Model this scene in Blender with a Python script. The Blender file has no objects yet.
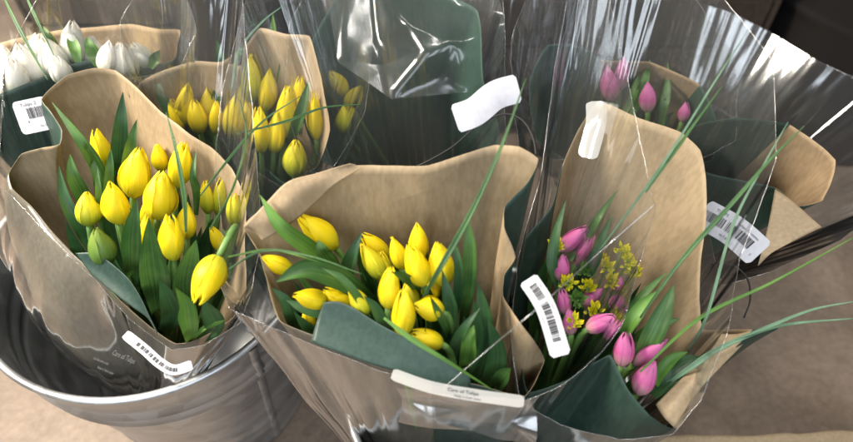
import bpy, bmesh, math, random
from mathutils import Vector, Matrix, noise
random.seed(7)
sc = bpy.context.scene
COL = sc.collection
# ------------------------------------------------------------------ camera
F = 670.0; CX, CY = 426.5, 221.0
CAM = Vector((0, 0, 1.0)); PITCH = math.radians(52)
fw = Vector((0, math.cos(PITCH), -math.sin(PITCH))); up = Vector((0, math.sin(PITCH), math.cos(PITCH))); rt = Vector((1, 0, 0))
cd = bpy.data.cameras.new('camera'); cam = bpy.data.objects.new('camera', cd); COL.objects.link(cam)
cam.location = CAM; cam.rotation_euler = (math.radians(90 - 52), 0, 0)
cd.sensor_width = 36; cd.lens = F / 853 * 36; cd.clip_start = .01; cd.clip_end = 100
cd.dof.use_dof = True; cd.dof.focus_distance = .66; cd.dof.aperture_fstop = 3.8
sc.camera = cam
def P(x, y, z):
    """world point at height z seen in this direction from the standing eye"""
    d = fw + rt * ((x - CX) / F) - up * ((y - CY) / F)
    return CAM + d * ((z - CAM.z) / d.z)
def depth(p): return (p - CAM).dot(fw)
# ------------------------------------------------------------------ tagging
def tag(o, label=None, cat=None, group=None, kind=None):
    if label: o['label'] = label
    if cat: o['category'] = cat
    if group: o['group'] = group
    if kind: o['kind'] = kind
    return o
def empty(name, loc):
    o = bpy.data.objects.new(name, None); o.empty_display_size = .02; COL.objects.link(o); o.location = loc; return o
def mesh_obj(name, verts, faces, mats, parent=None, loc=None, smooth=True, midx=None, uvs=None):
    """verts in world space; stored relative to loc (or the parent's location)"""
    org = Vector(loc) if loc is not None else (parent.location.copy() if parent else Vector((0, 0, 0)))
    if parent is not None and parent.parent is not None: org = parent.parent.location.copy()
    me = bpy.data.meshes.new(name)
    me.from_pydata([tuple(Vector(v) - org) for v in verts], [], faces)
    for m in (mats if isinstance(mats, (list, tuple)) else [mats]): me.materials.append(m)
    if smooth: me.polygons.foreach_set('use_smooth', [True] * len(me.polygons))
    if midx: me.polygons.foreach_set('material_index', midx)
    if uvs:
        l = me.uv_layers.new(name='UVMap')
        for lp in me.loops: l.data[lp.index].uv = uvs[lp.vertex_index]
    me.update()
    o = bpy.data.objects.new(name, me); COL.objects.link(o)
    if parent: o.parent = parent
    else: o.location = org
    return o
# ------------------------------------------------------------------ materials
def mat(name):
    m = bpy.data.materials.new(name); m.use_nodes = True; nt = m.node_tree
    for n in list(nt.nodes): nt.nodes.remove(n)
    out = nt.nodes.new('ShaderNodeOutputMaterial'); return m, nt, out
def N(nt, t, **k):
    n = nt.nodes.new(t)
    for a, b in k.items():
        if a in n.inputs.keys(): n.inputs[a].default_value = b
        else: setattr(n, a, b)
    return n
def ramp(nt, stops):
    r = nt.nodes.new('ShaderNodeValToRGB'); e = r.color_ramp.elements
    while len(e) < len(stops): e.new(.5)
    for i, (p, c) in enumerate(stops): e[i].position = p; e[i].color = (*c, 1)
    return r
def paper(name, c1, c2, rough=.75, sheen=0, trans=.0, fibre=1.0):
    m, nt, out = mat(name); L = nt.links.new
    tc = N(nt, 'ShaderNodeTexCoord'); mp = N(nt, 'ShaderNodeMapping'); mp.inputs['Scale'].default_value = (1, 1, .25)
    L(tc.outputs['Object'], mp.inputs[0])
    n1 = N(nt, 'ShaderNodeTexNoise', Scale=14.0, Detail=5.0); L(tc.outputs['Object'], n1.inputs['Vector'])
    n2 = N(nt, 'ShaderNodeTexNoise', Scale=260.0, Detail=3.0); L(mp.outputs[0], n2.inputs['Vector'])
    a = N(nt, 'ShaderNodeMath', operation='MULTIPLY_ADD'); a.inputs[1].default_value = .55; L(n2.outputs[0], a.inputs[0]); 
    s = N(nt, 'ShaderNodeMath', operation='MULTIPLY'); s.inputs[1].default_value = .45; L(n1.outputs[0], s.inputs[0]); L(s.outputs[0], a.inputs[2])
    r = ramp(nt, [(.36, c1), (.64, c2)]); L(a.outputs[0], r.inputs[0])
    b = N(nt, 'ShaderNodeBsdfPrincipled', Roughness=rough); L(r.outputs[0], b.inputs['Base Color'])
    n3 = N(nt, 'ShaderNodeTexNoise', Scale=22.0, Detail=4.0); L(tc.outputs['Object'], n3.inputs['Vector'])
    vc = N(nt, 'ShaderNodeTexVoronoi', Scale=15.0); L(tc.outputs['Object'], vc.inputs['Vector'])
    bp0 = N(nt, 'ShaderNodeBump', Strength=.30, Distance=.008); L(vc.outputs['Distance'], bp0.inputs['Height'])
    bp = N(nt, 'ShaderNodeBump', Strength=.2, Distance=.004); L(n3.outputs[0], bp.inputs['Height']); L(bp0.outputs[0], bp.inputs['Normal'])
    bp2 = N(nt, 'ShaderNodeBump', Strength=.25 * fibre, Distance=.0006); L(n2.outputs[0], bp2.inputs['Height']); L(bp.outputs[0], bp2.inputs['Normal'])
    L(bp2.outputs[0], b.inputs['Normal'])
    if trans:
        t = N(nt, 'ShaderNodeBsdfTranslucent'); L(r.outputs[0], t.inputs[0]); mx = N(nt, 'ShaderNodeMixShader'); mx.inputs[0].default_value = trans
        L(b.outputs[0], mx.inputs[1]); L(t.outputs[0], mx.inputs[2]); L(mx.outputs[0], out.inputs[0])
    else: L(b.outputs[0], out.inputs[0])
    return m
KRAFT = paper('kraft_paper', (.345, .252, .147), (.455, .345, .215), .62, trans=.18)
KRAFTD = paper('kraft_paper_dark', (.32, .22, .12), (.45, .32, .19), .7, trans=.1)  # slightly darker kraft tone for the back sleeves
GREEN = paper('green_paper', (.013, .036, .027), (.027, .060, .045), .5)
DGREEN = paper('dark_green_paper', (.028, .068, .05), (.045, .10, .075), .6)
SMOKY = paper('smoky_paper', (.10, .088, .066), (.16, .14, .105), .28)
STICK = paper('label_stock', (.50, .50, .54), (.57, .57, .61), .45, fibre=.2)
def film(name, tint=(.98, .985, .98), haze=.028, gloss=1.35, bump=1.0, sc_=9, rough=.10, streak=1.1):
    m, nt, out = mat(name); L = nt.links.new
    tc = N(nt, 'ShaderNodeTexCoord'); mp = N(nt, 'ShaderNodeMapping'); mp.inputs['Scale'].default_value = (1, 1, .3); L(tc.outputs['Object'], mp.inputs[0])
    n1 = N(nt, 'ShaderNodeTexNoise', Scale=float(sc_), Detail=1.0); L(mp.outputs[0], n1.inputs['Vector'])
    n2 = N(nt, 'ShaderNodeTexNoise', Scale=float(sc_) * 3.0, Detail=0.0); L(mp.outputs[0], n2.inputs['Vector'])
    uv = N(nt, 'ShaderNodeUVMap'); um = N(nt, 'ShaderNodeMapping'); um.inputs['Scale'].default_value = (19, 1.0, 1); L(uv.outputs[0], um.inputs[0])
    n0 = N(nt, 'ShaderNodeTexNoise', Scale=1.0, Detail=2.0, Roughness=.6)
    n0.noise_dimensions = '2D'; L(um.outputs[0], n0.inputs['Vector'])
    b0 = N(nt, 'ShaderNodeBump', Strength=.42 * bump * streak, Distance=.02); L(n0.outputs[0], b0.inputs['Height'])
    b1 = N(nt, 'ShaderNodeBump', Strength=.35 * bump, Distance=.02); L(b0.outputs[0], b1.inputs['Normal']); L(n1.outputs[0], b1.inputs['Height'])
    b2 = N(nt, 'ShaderNodeBump', Strength=.12 * bump, Distance=.006); L(n2.outputs[0], b2.inputs['Height']); L(b1.outputs[0], b2.inputs['Normal'])
    g = N(nt, 'ShaderNodeBsdfGlossy', Roughness=rough); g.inputs[0].default_value = (.97, .98, 1, 1); L(b2.outputs[0], g.inputs['Normal'])
    fr = N(nt, 'ShaderNodeFresnel', IOR=1.5); L(b2.outputs[0], fr.inputs['Normal'])
    ge = N(nt, 'ShaderNodeNewGeometry'); io = N(nt, 'ShaderNodeMapRange'); io.inputs['To Min'].default_value = 1.5; io.inputs['To Max'].default_value = 1 / 1.5; L(ge.outputs['Backfacing'], io.inputs['Value']); L(io.outputs[0], fr.inputs['IOR'])   # the same film seen from its inner side
    fm = N(nt, 'ShaderNodeMath', operation='MULTIPLY_ADD'); fm.inputs[1].default_value = 1.4 * gloss; fm.inputs[2].default_value = .012 * gloss; fm.use_clamp = True; L(fr.outputs[0], fm.inputs[0])
    t = N(nt, 'ShaderNodeBsdfTransparent'); t.inputs[0].default_value = (*tint, 1)
    d = N(nt, 'ShaderNodeBsdfDiffuse'); d.inputs[0].default_value = (.7, .7, .68, 1)
    hz = N(nt, 'ShaderNodeMixShader'); hz.inputs[0].default_value = haze; L(t.outputs[0], hz.inputs[1]); L(d.outputs[0], hz.inputs[2])
    mx = N(nt, 'ShaderNodeMixShader'); L(fm.outputs[0], mx.inputs[0]); L(hz.outputs[0], mx.inputs[1]); L(g.outputs[0], mx.inputs[2]); L(mx.outputs[0], out.inputs[0])
    return m
FILM = film('clear_film'); FILMC = film('crumpled_film', haze=.035, bump=1.2, sc_=14, gloss=1.7, rough=.12)
FILMS = film('smooth_film', haze=.02, bump=.3, sc_=7, gloss=2.0, rough=.11, streak=.9)
FROST = film('frosted_label_and_glare', haze=.45, bump=.3, gloss=1.0)  # milky stock of a blank label; also paints the film's white reflection
FILMF = film('folded_film', tint=(.91, .96, .94), haze=.02, bump=.12, gloss=.8, rough=.17, streak=0.0)
EDGE = film('film_edge', haze=.06, bump=.1, gloss=2.2, rough=.15)
def petal_mat(name, base, main, edge, streak):
    m, nt, out = mat(name); L = nt.links.new
    uv = N(nt, 'ShaderNodeUVMap'); sp = N(nt, 'ShaderNodeSeparateXYZ'); L(uv.outputs[0], sp.inputs[0])
    r = ramp(nt, [(.0, base), (.22, tuple(.5 * a + .5 * b for a, b in zip(base, main))), (.45, main), (1, edge)])
    mp = N(nt, 'ShaderNodeMapping'); mp.inputs['Scale'].default_value = (34, 1.6, 1); L(uv.outputs[0], mp.inputs[0])
    n = N(nt, 'ShaderNodeTexNoise', Scale=1.0, Detail=3.0); L(mp.outputs[0], n.inputs['Vector'])
    a = N(nt, 'ShaderNodeMath', operation='MULTIPLY_ADD'); a.inputs[1].default_value = .3; L(n.outputs[0], a.inputs[0]); 
    s = N(nt, 'ShaderNodeMath', operation='ADD'); s.inputs[1].default_value = -.15; L(sp.outputs['Y'], s.inputs[0]); L(s.outputs[0], a.inputs[2]); L(a.outputs[0], r.inputs[0])
    # greenish midrib
    u = N(nt, 'ShaderNodeMath', operation='SUBTRACT'); u.inputs[1].default_value = .5; L(sp.outputs['X'], u.inputs[0])
    ab = N(nt, 'ShaderNodeMath', operation='ABSOLUTE'); L(u.outputs[0], ab.inputs[0])
    mr = N(nt, 'ShaderNodeMapRange'); mr.inputs['From Min'].default_value = .02; mr.inputs['From Max'].default_value = .16; mr.inputs['To Min'].default_value = .55; mr.inputs['To Max'].default_value = 0; L(ab.outputs[0], mr.inputs['Value'])
    fall = N(nt, 'ShaderNodeMapRange'); fall.inputs['From Min'].default_value = .1; fall.inputs['From Max'].default_value = .8; fall.inputs['To Min'].default_value = 1; fall.inputs['To Max'].default_value = .05; L(sp.outputs['Y'], fall.inputs['Value'])
    mu = N(nt, 'ShaderNodeMath', operation='MULTIPLY'); L(mr.outputs[0], mu.inputs[0]); L(fall.outputs[0], mu.inputs[1])
    mc = N(nt, 'ShaderNodeMixRGB'); mc.inputs[2].default_value = (*streak, 1); L(mu.outputs[0], mc.inputs[0]); L(r.outputs[0], mc.inputs[1])
    oi = N(nt, 'ShaderNodeObjectInfo'); hs = N(nt, 'ShaderNodeHueSaturation'); 
    hv = N(nt, 'ShaderNodeMapRange'); hv.inputs['To Min'].default_value = .88; hv.inputs['To Max'].default_value = 1.08; L(oi.outputs['Random'], hv.inputs['Value']); L(hv.outputs[0], hs.inputs['Value']); L(mc.outputs[0], hs.inputs['Color'])
    b = N(nt, 'ShaderNodeBsdfPrincipled', Roughness=.42); L(hs.outputs[0], b.inputs['Base Color']); b.inputs['Specular IOR Level'].default_value = .35
    bp = N(nt, 'ShaderNodeBump', Strength=.35, Distance=.001); L(n.outputs[0], bp.inputs['Height']); L(bp.outputs[0], b.inputs['Normal'])
    t = N(nt, 'ShaderNodeBsdfTranslucent'); L(hs.outputs[0], t.inputs[0]); mx = N(nt, 'ShaderNodeMixShader'); mx.inputs[0].default_value = .28
    L(b.outputs[0], mx.inputs[1]); L(t.outputs[0], mx.inputs[2]); L(mx.outputs[0], out.inputs[0]); return m
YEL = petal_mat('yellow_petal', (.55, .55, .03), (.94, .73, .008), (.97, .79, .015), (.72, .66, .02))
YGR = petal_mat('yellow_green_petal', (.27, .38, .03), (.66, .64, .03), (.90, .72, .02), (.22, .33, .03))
WHI = petal_mat('white_petal', (.66, .70, .46), (.90, .87, .79), (.93, .90, .83), (.66, .68, .45))
PNK = petal_mat('pink_petal', (.66, .46, .38), (.57, .12, .33), (.64, .19, .42), (.46, .09, .28))
GRB = petal_mat('green_bud', (.08, .16, .03), (.12, .22, .04), (.22, .3, .04), (.07, .14, .03))
def leaf_mat(name, c1, c2, rough=.4, trans=.2):
    m, nt, out = mat(name); L = nt.links.new
    uv = N(nt, 'ShaderNodeUVMap'); mp = N(nt, 'ShaderNodeMapping'); mp.inputs['Scale'].default_value = (22, .8, 1); L(uv.outputs[0], mp.inputs[0])
    n = N(nt, 'ShaderNodeTexNoise', Scale=1.0, Detail=2.0); L(mp.outputs[0], n.inputs['Vector'])
    tc = N(nt, 'ShaderNodeTexCoord'); n2 = N(nt, 'ShaderNodeTexNoise', Scale=30.0, Detail=3.0); L(tc.outputs['Object'], n2.inputs['Vector'])
    ad = N(nt, 'ShaderNodeMath', operation='MULTIPLY_ADD'); ad.inputs[1].default_value = .5; L(n.outputs[0], ad.inputs[0]); h = N(nt, 'ShaderNodeMath', operation='MULTIPLY'); h.inputs[1].default_value = .5; L(n2.outputs[0], h.inputs[0]); L(h.outputs[0], ad.inputs[2])
    r = ramp(nt, [(.40, c1), (.60, c2)]); L(ad.outputs[0], r.inputs[0])
    b = N(nt, 'ShaderNodeBsdfPrincipled', Roughness=rough); L(r.outputs[0], b.inputs['Base Color'])
    bp = N(nt, 'ShaderNodeBump', Strength=.5, Distance=.0008); L(n.outputs[0], bp.inputs['Height']); L(bp.outputs[0], b.inputs['Normal'])
    t = N(nt, 'ShaderNodeBsdfTranslucent'); L(r.outputs[0], t.inputs[0]); mx = N(nt, 'ShaderNodeMixShader'); mx.inputs[0].default_value = trans
    L(b.outputs[0], mx.inputs[1]); L(t.outputs[0], mx.inputs[2]); L(mx.outputs[0], out.inputs[0]); return m
LEAF = leaf_mat('tulip_leaf', (.024, .082, .018), (.085, .19, .042))
LEAFD = leaf_mat('deep_leaf', (.016, .06, .02), (.05, .13, .04))
LEAFL = leaf_mat('fresh_leaf', (.07, .18, .03), (.14, .29, .05))
STEM = leaf_mat('flower_stem', (.10, .22, .05), (.17, .31, .08), .45, .1)
BLADE = leaf_mat('grass_blade', (.035, .10, .03), (.07, .17, .045), .4, .1)
BLUEB = leaf_mat('bluish_blade', (.09, .18, .11), (.18, .31, .19), .4, .1)
def simple(name, c, rough=.5, metal=0, spec=.5):
    m, nt, out = mat(name); b = N(nt, 'ShaderNodeBsdfPrincipled', Roughness=rough, Metallic=float(metal)); b.inputs['Base Color'].default_value = (*c, 1)
    tc = N(nt, 'ShaderNodeTexCoord'); n = N(nt, 'ShaderNodeTexNoise', Scale=40.0, Detail=3.0); nt.links.new(tc.outputs['Object'], n.inputs['Vector'])
    bp = N(nt, 'ShaderNodeBump', Strength=.1, Distance=.001); nt.links.new(n.outputs[0], bp.inputs['Height']); nt.links.new(bp.outputs[0], b.inputs['Normal'])
    nt.links.new(b.outputs[0], out.inputs[0]); return m
INK = simple('black_ink', (.02, .02, .022), .6); INKG = simple('grey_ink', (.05, .05, .05), .6)
BLACKP = simple('black_plastic', (.012, .011, .011), .45); CORD = simple('black_cord', (.01, .01, .01), .6)
def zinc(name, c1, c2, r0, r1):
    m, nt, out = mat(name); L = nt.links.new
    tc = N(nt, 'ShaderNodeTexCoord')
    v = N(nt, 'ShaderNodeTexVoronoi', Scale=45.0); L(tc.outputs['Object'], v.inputs['Vector'])
    mp = N(nt, 'ShaderNodeMapping'); mp.inputs['Scale'].default_value = (1, 1, 5); L(tc.outputs['Object'], mp.inputs[0])
    n = N(nt, 'ShaderNodeTexNoise', Scale=7.0, Detail=6.0, Roughness=.6); L(mp.outputs[0], n.inputs['Vector'])
    bw = N(nt, 'ShaderNodeRGBToBW'); L(v.outputs['Color'], bw.inputs[0])
    a = N(nt, 'ShaderNodeMath', operation='MULTIPLY_ADD'); a.inputs[1].default_value = .30; L(bw.outputs[0], a.inputs[0]); L(n.outputs[0], a.inputs[2])
    r = ramp(nt, [(.42, c1), (.85, c2)]); L(a.outputs[0], r.inputs[0])
    b = N(nt, 'ShaderNodeBsdfPrincipled', Metallic=.85); L(r.outputs[0], b.inputs['Base Color'])
    mr = N(nt, 'ShaderNodeMapRange'); mr.inputs['From Min'].default_value = .3; mr.inputs['From Max'].default_value = .8; mr.inputs['To Min'].default_value = r0; mr.inputs['To Max'].default_value = r1; L(a.outputs[0], mr.inputs['Value']); L(mr.outputs[0], b.inputs['Roughness'])
    n4 = N(nt, 'ShaderNodeTexNoise', Scale=9.0, Detail=2.0); L(tc.outputs['Object'], n4.inputs['Vector'])
    bp = N(nt, 'ShaderNodeBump', Strength=.5, Distance=.008); L(n4.outputs[0], bp.inputs['Height']); L(bp.outputs[0], b.inputs['Normal'])
    L(b.outputs[0], out.inputs[0]); return m
ZINC = zinc('galvanised_zinc', (.38, .39, .40), (.60, .61, .62), .26, .46)
def floor_mat():
    m, nt, out = mat('concrete'); L = nt.links.new
    tc = N(nt, 'ShaderNodeTexCoord')
    n = N(nt, 'ShaderNodeTexNoise', Scale=5.0, Detail=8.0, Roughness=.65, Distortion=.3); L(tc.outputs['Object'], n.inputs['Vector'])
    n2 = N(nt, 'ShaderNodeTexNoise', Scale=90.0, Detail=5.0, Roughness=.7); L(tc.outputs['Object'], n2.inputs['Vector'])
    v = N(nt, 'ShaderNodeTexVoronoi', Scale=34.0); L(tc.outputs['Object'], v.inputs['Vector'])
    a = N(nt, 'ShaderNodeMath', operation='MULTIPLY_ADD'); a.inputs[1].default_value = .35; L(n2.outputs[0], a.inputs[0]); s = N(nt, 'ShaderNodeMath', operation='MULTIPLY'); s.inputs[1].default_value = .65; L(n.outputs[0], s.inputs[0]); L(s.outputs[0], a.inputs[2])
    r = ramp(nt, [(.36, (.11, .078, .057)), (.5, (.185, .138, .102)), (.66, (.28, .215, .163))]); L(a.outputs[0], r.inputs[0])
    sp = ramp(nt, [(.0, (.25, .2, .17)), (.05, (1, 1, 1))]); L(v.outputs['Distance'], sp.inputs[0])
    mu = N(nt, 'ShaderNodeMixRGB', blend_type='MULTIPLY'); mu.inputs[0].default_value = .6; L(r.outputs[0], mu.inputs[1]); L(sp.outputs[0], mu.inputs[2])
    b = N(nt, 'ShaderNodeBsdfPrincipled', Roughness=.6); L(mu.outputs[0], b.inputs['Base Color'])
    bp = N(nt, 'ShaderNodeBump', Strength=.3, Distance=.004); L(a.outputs[0], bp.inputs['Height']); L(bp.outputs[0], b.inputs['Normal']); L(b.outputs[0], out.inputs[0]); return m
# ------------------------------------------------------------------ curves
def cr(p0, p1, p2, p3, t):
    """centripetal Catmull-Rom"""
    def tj(ti, a, b): return ti + max((b - a).length, 1e-5) ** .5
    t0 = 0; t1 = tj(t0, p0, p1); t2 = tj(t1, p1, p2); t3 = tj(t2, p2, p3); t = t1 + (t2 - t1) * t
    A1 = p0 * ((t1 - t) / (t1 - t0)) + p1 * ((t - t0) / (t1 - t0)); A2 = p1 * ((t2 - t) / (t2 - t1)) + p2 * ((t - t1) / (t2 - t1)); A3 = p2 * ((t3 - t) / (t3 - t2)) + p3 * ((t - t2) / (t3 - t2))
    B1 = A1 * ((t2 - t) / (t2 - t0)) + A2 * ((t - t0) / (t2 - t0)); B2 = A2 * ((t3 - t) / (t3 - t1)) + A3 * ((t - t1) / (t3 - t1))
    return B1 * ((t2 - t) / (t2 - t1)) + B2 * ((t - t1) / (t2 - t1))
def spline(pts, n, closed=False):
    """list of Vectors -> n per span; returns points and the span index of each"""
    k = len(pts); out = []; idx = []
    for i in range(k if closed else k - 1):
        if closed: a, b, c, d = pts[(i - 1) % k], pts[i], pts[(i + 1) % k], pts[(i + 2) % k]
        else:
            b, c = pts[i], pts[i + 1]; a = pts[i - 1] if i else b * 2 - c; d = pts[i + 2] if i + 2 < k else c * 2 - b
        m = max(2, int(n))
        for j in range(m): out.append(cr(a, b, c, d, j / m)); idx.append(i)
    if not closed: out.append(pts[-1].copy()); idx.append(k - 2)
    return out, idx
# ------------------------------------------------------------------ sleeves
def cone(name, rim, base, parent, mats, base_r=.03, span=10, rings=34, crumple=.0016, freq=14, thick=None, sector=None, ridge=0.0, bulge=0.0, seed=0, tmax=1.0, facet=0.0, ff=12.0, edge=False, lin=.35, flute=0.0):
    rf = random.Random(seed); waves = [(Vector((rf.gauss(0, 1), rf.gauss(0, 1), rf.gauss(0, .6))).normalized() * ff * rf.uniform(.6, 1.7), rf.random()) for _ in range(5)]
    def crease(p):
        h = 0
        for d, ph in waves: h += abs(((p.dot(d) + ph) % 1) * 2 - 1) / d.length * ff
        return h / 5 - .5
    pts = [P(*q[:3]) for q in rim]
    R, idx = spline(pts, span, True); n = len(R)
    for i in range(n):
        k = idx[i]; f = (i % span) / span; R[i] = R[i].lerp(pts[k].lerp(pts[(k + 1) % len(pts)], f), lin)
    B = P(*base); cen = sum(R, Vector()) / n; ax = (cen - B).normalized()
    ex = ax.cross(Vector((0, 1, 0))).normalized(); ey = ax.cross(ex).normalized()
    angs = []
    for p in R:
        q = p - B; angs.append(math.atan2(q.dot(ey), q.dot(ex)))
    # monotone base angle by index for robustness: start at first point's angle, direction by winding
    tot = 0
    for i in range(n):
        d = angs[(i + 1) % n] - angs[i]; d = (d + math.pi) % (2 * math.pi) - math.pi; tot += d
    sg = 1 if tot > 0 else -1
    # accumulated arc length share
    ln = [0]
    for i in range(n): ln.append(ln[-1] + (R[(i + 1) % n] - R[i]).length)
    verts = []; faces = []; mi = []; uvs = []
    for j in range(rings + 1):
        t = (j / rings) ** 1.15 * tmax
        for i in range(n):
            th = angs[0] + sg * 2 * math.pi * ln[i] / ln[-1]
            bp = B + ex * (base_r * math.cos(th)) + ey * (base_r * math.sin(th))
            p = R[i].lerp(bp, t)
            rad = (p - cen.lerp(B, t)); rad -= ax * rad.dot(ax); rl = rad.length; rad = rad.normalized() if rl > 1e-6 else ex
            cr_ = noise.noise(Vector((p.x * freq + seed, p.y * freq, p.z * freq * .45)))
            rd = 1 - abs(noise.noise(Vector((p.x * freq * .8 + seed, p.y * freq * .8 + 7, p.z * freq * .35)))) * 2
            w = min(1, .35 + t * 3)
            p = p + rad * (crumple * cr_ * w + ridge * rd * w + (facet * crease(p) * w if facet else 0) + bulge * max(0, -rad.x) * math.sin(math.pi * min(1, t) ** .8) )
            verts.append(p + rad * (flute * w * (noise.noise(Vector((ln[i] * 42, t * 2.2, seed))) + .5 * noise.noise(Vector((ln[i] * 95, t * 3, seed + 5)))) * (1 if n - i > 12 else (n - i) / 12))); uvs.append((ln[i] * 1.1, t))
    for j in range(rings):
        for i in range(n):
            k = (i + 1) % n
            f = (j * n + i, j * n + k, (j + 1) * n + k, (j + 1) * n + i)
            faces.append(f if sg > 0 else f[::-1]); mi.append(sector[idx[i]] if sector else 0)
    # want normals pointing to the axis
    s = 0
    for q in range(0, len(faces), 37):
        f = faces[q]; a, b, c = (verts[k] for k in f[:3]); nn = (b - a).cross(c - a); jj = min(f) // n; mc = sum(verts[jj * n:(jj + 1) * n], Vector()) / n; s += nn.dot(mc - a)
    if s < 0: faces = [f[::-1] for f in faces]
    o = mesh_obj(name, verts, faces, mats, parent, midx=mi, uvs=uvs)
    if edge:
        rp = verts[:n] + [verts[0]]; V2, F2, U2 = tube(rp, .00025, .00025, 5); mesh_obj('film_edge', V2, F2, EDGE, parent)
    if thick:
        md = o.modifiers.new('thickness', 'SOLIDIFY'); md.thickness = thick; md.offset = -1; md.material_offset = 4; md.use_even_offset = False
    return o
PAP = [KRAFT, KRAFT, GREEN, KRAFT, GREEN, KRAFT, GREEN, SMOKY]     # inside 0-3, outside 4-7
PAPD = [KRAFTD, KRAFTD, DGREEN, KRAFTD, DGREEN, KRAFTD, DGREEN, SMOKY]
def patch(name, rows, mats, parent, thick=.0005, n=8, matoff=0, crumple=.0008, top=False):
    """sheet lofted through rows of (px,py,z) points"""
    cols = []
    for r in rows: cols.append(spline([P(*q) for q in r], n)[0])
    m = min(len(c) for c in cols); verts = []; L2 = []
    for i in range(m):
        c, _ = spline([cc[i] for cc in cols], n); L2.append(c)
    k = len(L2[0])
    for i in range(m):
        for j in range(k):
            p = L2[i][j]; q = noise.noise(p * 25) * crumple; verts.append(p + Vector((q, q, q)))
    faces = [(i * k + j, (i + 1) * k + j, (i + 1) * k + j + 1, i * k + j + 1) for i in range(m - 1) for j in range(k - 1)]
    a, b, c = (verts[q] for q in faces[len(faces) // 2][:3])
    if (b - a).cross(c - a).dot(CAM - a) < 0: faces = [f[::-1] for f in faces]
    o = mesh_obj(name, verts, faces, mats, parent, loc=None if parent else verts[0])
    md = o.modifiers.new('thickness', 'SOLIDIFY'); md.thickness = thick; md.offset = -1
    if matoff: md.material_offset = matoff
    return o
# ------------------------------------------------------------------ stickers with print
def sticker(parent, path, wpx, bars=(), texts=(), corner=.13, bow=0.0, name='price_label', flip=1, stock=None):
    pts = [P(*q) for q in path]; C, _ = spline(pts, 14) if len(pts) > 2 else ([pts[0].lerp(pts[1], i / 24) for i in range(25)], 0)
    n = len(C) - 1; dp = depth(C[n // 2]); W = wpx / F * dp
    ln = sum((C[i + 1] - C[i]).length for i in range(n))
    def surf(u, v, off=0.0):
        x = max(0, min(.9999, u)) * n; i = int(x); p = C[i].lerp(C[i + 1], x - i)
        tg = (C[min(n, i + 1)] - C[max(0, i)]).normalized(); tc = (CAM - p).normalized()
        tg2 = (C[min(n, i + 2)] - C[max(0, i - 1)]).normalized()
        sd = tg2.cross(tc).normalized() * flip; nn = sd.cross(tg2).normalized()
        if nn.dot(tc) < 0: nn = -nn
        return p - sd * (v * W / 2) + nn * (off - bow * v * v)
    V = []; Fc = []; nu, nv = 30, 6; r = corner * W
    for a in range(nu + 1):
        u = a / nu
        d = min(u, 1 - u) * ln; h = 1.0
        if d < r: h = 1 - (1 - math.sqrt(max(0, 1 - (1 - d / r) ** 2))) * (r / (W / 2))
        for b in range(nv + 1): V.append(surf(u, (b / nv * 2 - 1) * h))
    for a in range(nu):
        for b in range(nv): Fc.append((a * (nv + 1) + b, (a + 1) * (nv + 1) + b, (a + 1) * (nv + 1) + b + 1, a * (nv + 1) + b + 1))
    a, b, c = (V[q] for q in Fc[20][:3])
    if (b - a).cross(c - a).dot(CAM - a) < 0: Fc = [f[::-1] for f in Fc]
    o = mesh_obj(name, V, Fc, stock or STICK, parent)
    for (u0, u1, v0, v1) in bars:
        V = []; Fc = []; x = u0
        while x < u1:
            w = random.choice((1, 1, 2, 3)) * (u1 - u0) / 62; m0 = len(V)
            for s in range(3):
                V.append(surf(x, v0 + (v1 - v0) * s / 2, .0004)); V.append(surf(min(u1, x + w), v0 + (v1 - v0) * s / 2, .0004))
            for s in range(2): Fc.append((m0 + 2 * s, m0 + 2 * s + 1, m0 + 2 * s + 3, m0 + 2 * s + 2))
            x += w + random.choice((1, 1, 2)) * (u1 - u0) / 62
        mesh_obj('barcode', V, Fc, INK, o, smooth=False)
    for (txt, u, v, hgt, mt) in texts: text_on(o, surf, ln, W, txt, u, v, hgt, mt)
    return o, surf
def text_on(parent, surf, ln, W, txt, u, v, hgt, mt=None):
    cu = bpy.data.curves.new('t', 'FONT'); cu.body = txt; cu.size = 1; cu.resolution_u = 2
    to = bpy.data.objects.new('t', cu); COL.objects.link(to); bpy.context.view_layer.update()
    me = bpy.data.meshes.new_from_object(to); bpy.data.objects.remove(to)
    s = hgt * W / 2
    V = [surf(u + q.co.x * s / ln, v + q.co.y * s / (W / 2), .00045) for q in me.vertices]
    Fc = [tuple(p.vertices) for p in me.polygons]
    if V: mesh_obj('printed_text', V, Fc, mt or INK, parent, smooth=False)
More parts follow.
